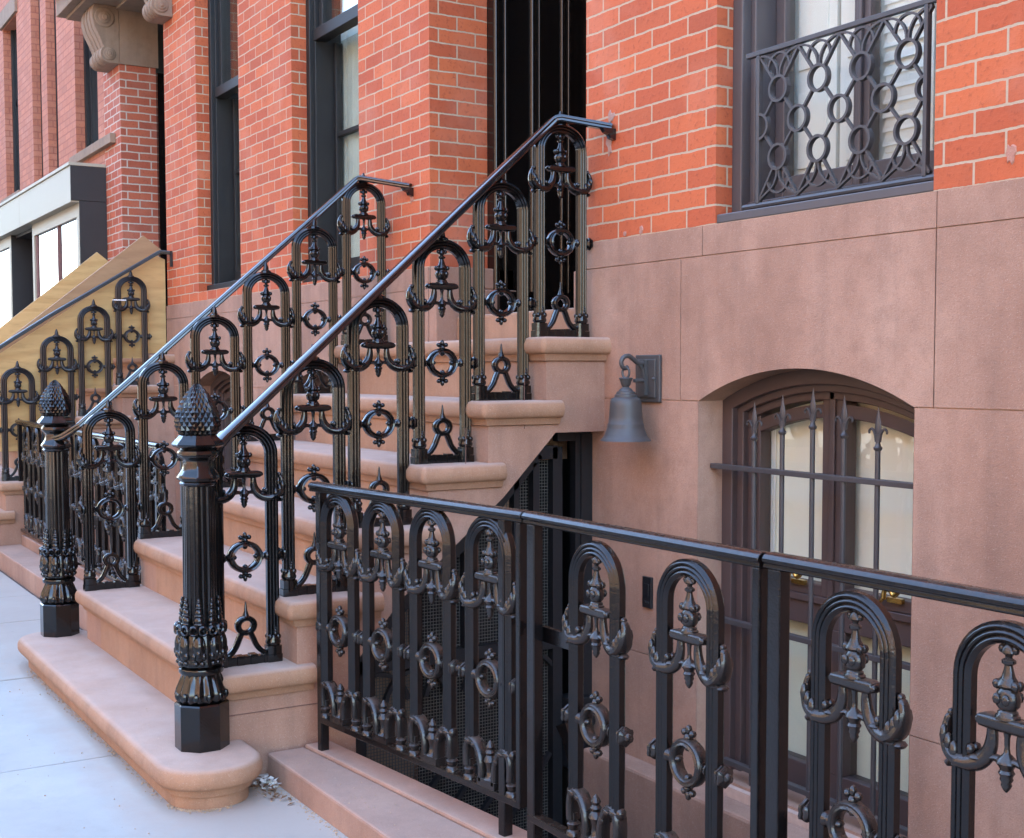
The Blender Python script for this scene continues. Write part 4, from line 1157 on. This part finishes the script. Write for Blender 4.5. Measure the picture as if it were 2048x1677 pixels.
# bare street tree whose branches show in the shop glass
def street_tree(label, x, y, seed):
    rnd = random.Random(seed); t = thing('street_tree', label, 'tree', (x, y, -.1), 0, 'bare trees along the street'); b = MB(); tr = MB()
    def limb(mb, p, d, L_, r, n):
        q = p+d*L_
        mb.tube3([p, p+d*L_*.5+Vector((rnd.uniform(-.05,.05), rnd.uniform(-.05,.05), 0))*L_, q], circ(5, r)) if abs(d.z) < .97 else mb.loft([[(p.x+c_*r, p.y+s_*r, p.z) for c_, s_ in circ(7, 1)], [(q.x+c_*r*.8, q.y+s_*r*.8, q.z) for c_, s_ in circ(7, 1)]])
        if n > 0:
            for _ in range(3):
                dd = (d+Vector((rnd.uniform(-.8,.8), rnd.uniform(-.8,.8), rnd.uniform(-.15,.5)))).normalized(); limb(b, q, dd, L_*rnd.uniform(.6,.8), r*.58, n-1)
    limb(tr, Vector((0,0,0)), Vector((0,0,1)), 2.6, .11, 0)
    for _ in range(4):
        dd = Vector((rnd.uniform(-.7,.7), rnd.uniform(-.7,.7), 1)).normalized(); limb(b, Vector((0,0,2.55)), dd, 1.5, .06, 4)
    tr.build('trunk', 'bark', t, 40); b.build('crown', 'bark', t, 40)
street_tree('bare street tree by the kerb far to the left, reflected in the shop glass', -21.8, -4.2, 3)
street_tree('bare street tree by the kerb across the road, seen only in reflections', -24, -14.6, 5)

# ------------------------------------------------------------------ litter by the kerb
rnd = random.Random(11)
b = MB()
P0 = (-3.965, -1.462)
n = 90; vs = []; fs = []
for i in range(44):
    x, y = P0[0]+rnd.gauss(0, .020), P0[1]+rnd.gauss(0, .014); z = -.048+abs(rnd.gauss(0, .012))
    s_ = .010; a = rnd.uniform(0, 6.28)
    o = len(vs); vs += [(x+s_*math.cos(a+k*PI/2)*rnd.uniform(.6,1.2), y+s_*math.sin(a+k*PI/2)*rnd.uniform(.6,1.2), z+rnd.uniform(-.008,.010)) for k in range(4)]
    fs += [(o, o+1, o+2), (o, o+2, o+3)]
b.add(vs, fs); tag(b.build('crumpled_paper', 'scrap', None, 0), 'torn white paper scraps heaped in the corner between bottom step and kerb', 'litter')
b = MB(); vs = []; fs = []
for i in range(46):
    x, y = -3.94+rnd.gauss(0, .06), -1.475+rnd.gauss(0, .025); z = -.049+abs(rnd.gauss(0, .008)); L_ = rnd.uniform(.008, .022); a = rnd.uniform(0, 6.28); w = rnd.uniform(.003, .008)
    c_, s_ = math.cos(a), math.sin(a); o = len(vs)
    vs += [(x-L_*c_, y-L_*s_, z), (x+w*s_, y-w*c_, z+.004), (x+L_*c_, y+L_*s_, z+.003), (x-w*s_, y+w*c_, z+.004)]; fs += [(o, o+1, o+2), (o, o+2, o+3)]
b.add(vs, fs); o = b.build('dead_leaves', 'leaf_litter', None, 0); o['kind'] = 'stuff'; tag(o, 'brown leaf scraps and twigs in the corner by the bottom step', 'leaves')
b = MB(); vs = []; fs = []
def pebble(x, y, z, r):
    o = len(vs)
    vs.extend([(x+r*rnd.uniform(.6,1.3), y, z+r*.3), (x-r*rnd.uniform(.6,1.3), y+r*.3, z+r*.3), (x, y+r*rnd.uniform(.6,1.3), z+r*.3), (x, y-r*rnd.uniform(.6,1.3), z+r*.3), (x, y, z+r), (x, y, z-r*.5)])
    fs.extend([(o,o+2,o+4),(o+2,o+1,o+4),(o+1,o+3,o+4),(o+3,o,o+4),(o+2,o,o+5),(o+1,o+2,o+5),(o+3,o+1,o+5),(o,o+3,o+5)])
for i in range(900):
    t = rnd.random()
    if t < .35: x, y = rnd.uniform(-6.1, -4.0), -1.797-abs(rnd.gauss(0, .012))
    elif t < .6:
        a = rnd.uniform(-1.5, .3); x, y = -3.975+.13*math.cos(a)+abs(rnd.gauss(0, .012)), -1.665+.13*math.sin(a)-abs(rnd.gauss(0, .01))
    elif t < .9: x, y = rnd.uniform(-3.95, -2.6), -1.437-abs(rnd.gauss(0, .014))
    else: x, y = -3.93+rnd.gauss(0, .06), -1.49+rnd.gauss(0, .03)
    pebble(x, y, -.049, rnd.uniform(.0012, .0042))
for i in range(130): pebble(rnd.uniform(-8, -3), rnd.uniform(-2.6, -1.85), -.0485, rnd.uniform(.0012, .004))
for i in range(60): pebble(rnd.uniform(-5.8, -4.1), rnd.uniform(-1.75, -1.57), STEP_Z[0], rnd.uniform(.0008, .0025))
for i in range(80): pebble(rnd.uniform(-4.0, -2.9), rnd.uniform(-1.41, -1.29), .035, rnd.uniform(.0008, .0028))
b.add(vs, fs); o = b.build('grit', 'grit', None, 0); o['kind'] = 'stuff'; tag(o, 'pale grit and crumbs gathered along the foot of the steps and kerb', 'grit')

# ------------------------------------------------------------------ light
w = bpy.data.worlds.new('World'); sc.world = w; w.use_nodes = True
nt = w.node_tree; bg = nt.nodes['Background']
sky = nt.nodes.new('ShaderNodeTexSky'); sky.sky_type = 'NISHITA'; sky.sun_disc = False
EL, AZ = math.radians(42), math.radians(12)   # azimuth of the sun from +Y towards +X
sky.dust_density = 1.6; sky.sun_elevation = EL; sky.sun_rotation = AZ
nt.links.new(sky.outputs[0], bg.inputs[0]); bg.inputs[1].default_value = .15
sl = bpy.data.lights.new('sun', 'SUN'); sl.energy = 2.3; sl.angle = math.radians(.5); sl.color = (1, .93, .82)
so = bpy.data.objects.new('sun', sl); C.objects.link(so)
d = Vector((math.sin(AZ)*math.cos(EL), math.cos(AZ)*math.cos(EL), math.sin(EL)))
so.rotation_euler = d.to_track_quat('Z', 'Y').to_euler(); so.location = d*40

# ------------------------------------------------------------------ camera
R = [[0.5225642094938421, 0.8525984944879562, -0.0015665736326089816], [0.047016723302925084, -0.030651427703904506, -0.9984237165199795], [-0.8513025752844473, 0.521666845004149, -0.05610372659177924]]
cd = bpy.data.cameras.new('camera'); cam = bpy.data.objects.new('camera', cd); C.objects.link(cam)
cd.sensor_fit = 'HORIZONTAL'; cd.sensor_width = 36; cd.lens = 45.0; cd.shift_y = (885.73-838.5)/2048; cd.clip_end = 2000; cd.clip_start = .05
rt, dn, fw = Vector(R[0]), Vector(R[1]), Vector(R[2])
m = Matrix((rt, -dn, -fw)).transposed().to_4x4(); m.translation = Vector((0, -2.95, 1.32)); cam.matrix_world = m
sc.camera = cam

sc.view_settings.view_transform = 'Standard'; sc.view_settings.look = 'None'
sc.view_settings.exposure = 3.72; sc.view_settings.gamma = 1
sc.cycles.max_bounces = 8; sc.cycles.diffuse_bounces = 5; sc.cycles.glossy_bounces = 4; sc.cycles.transparent_max_bounces = 12
sc.cycles.caustics_reflective = False; sc.cycles.caustics_refractive = False
sc.cycles.use_denoising = True
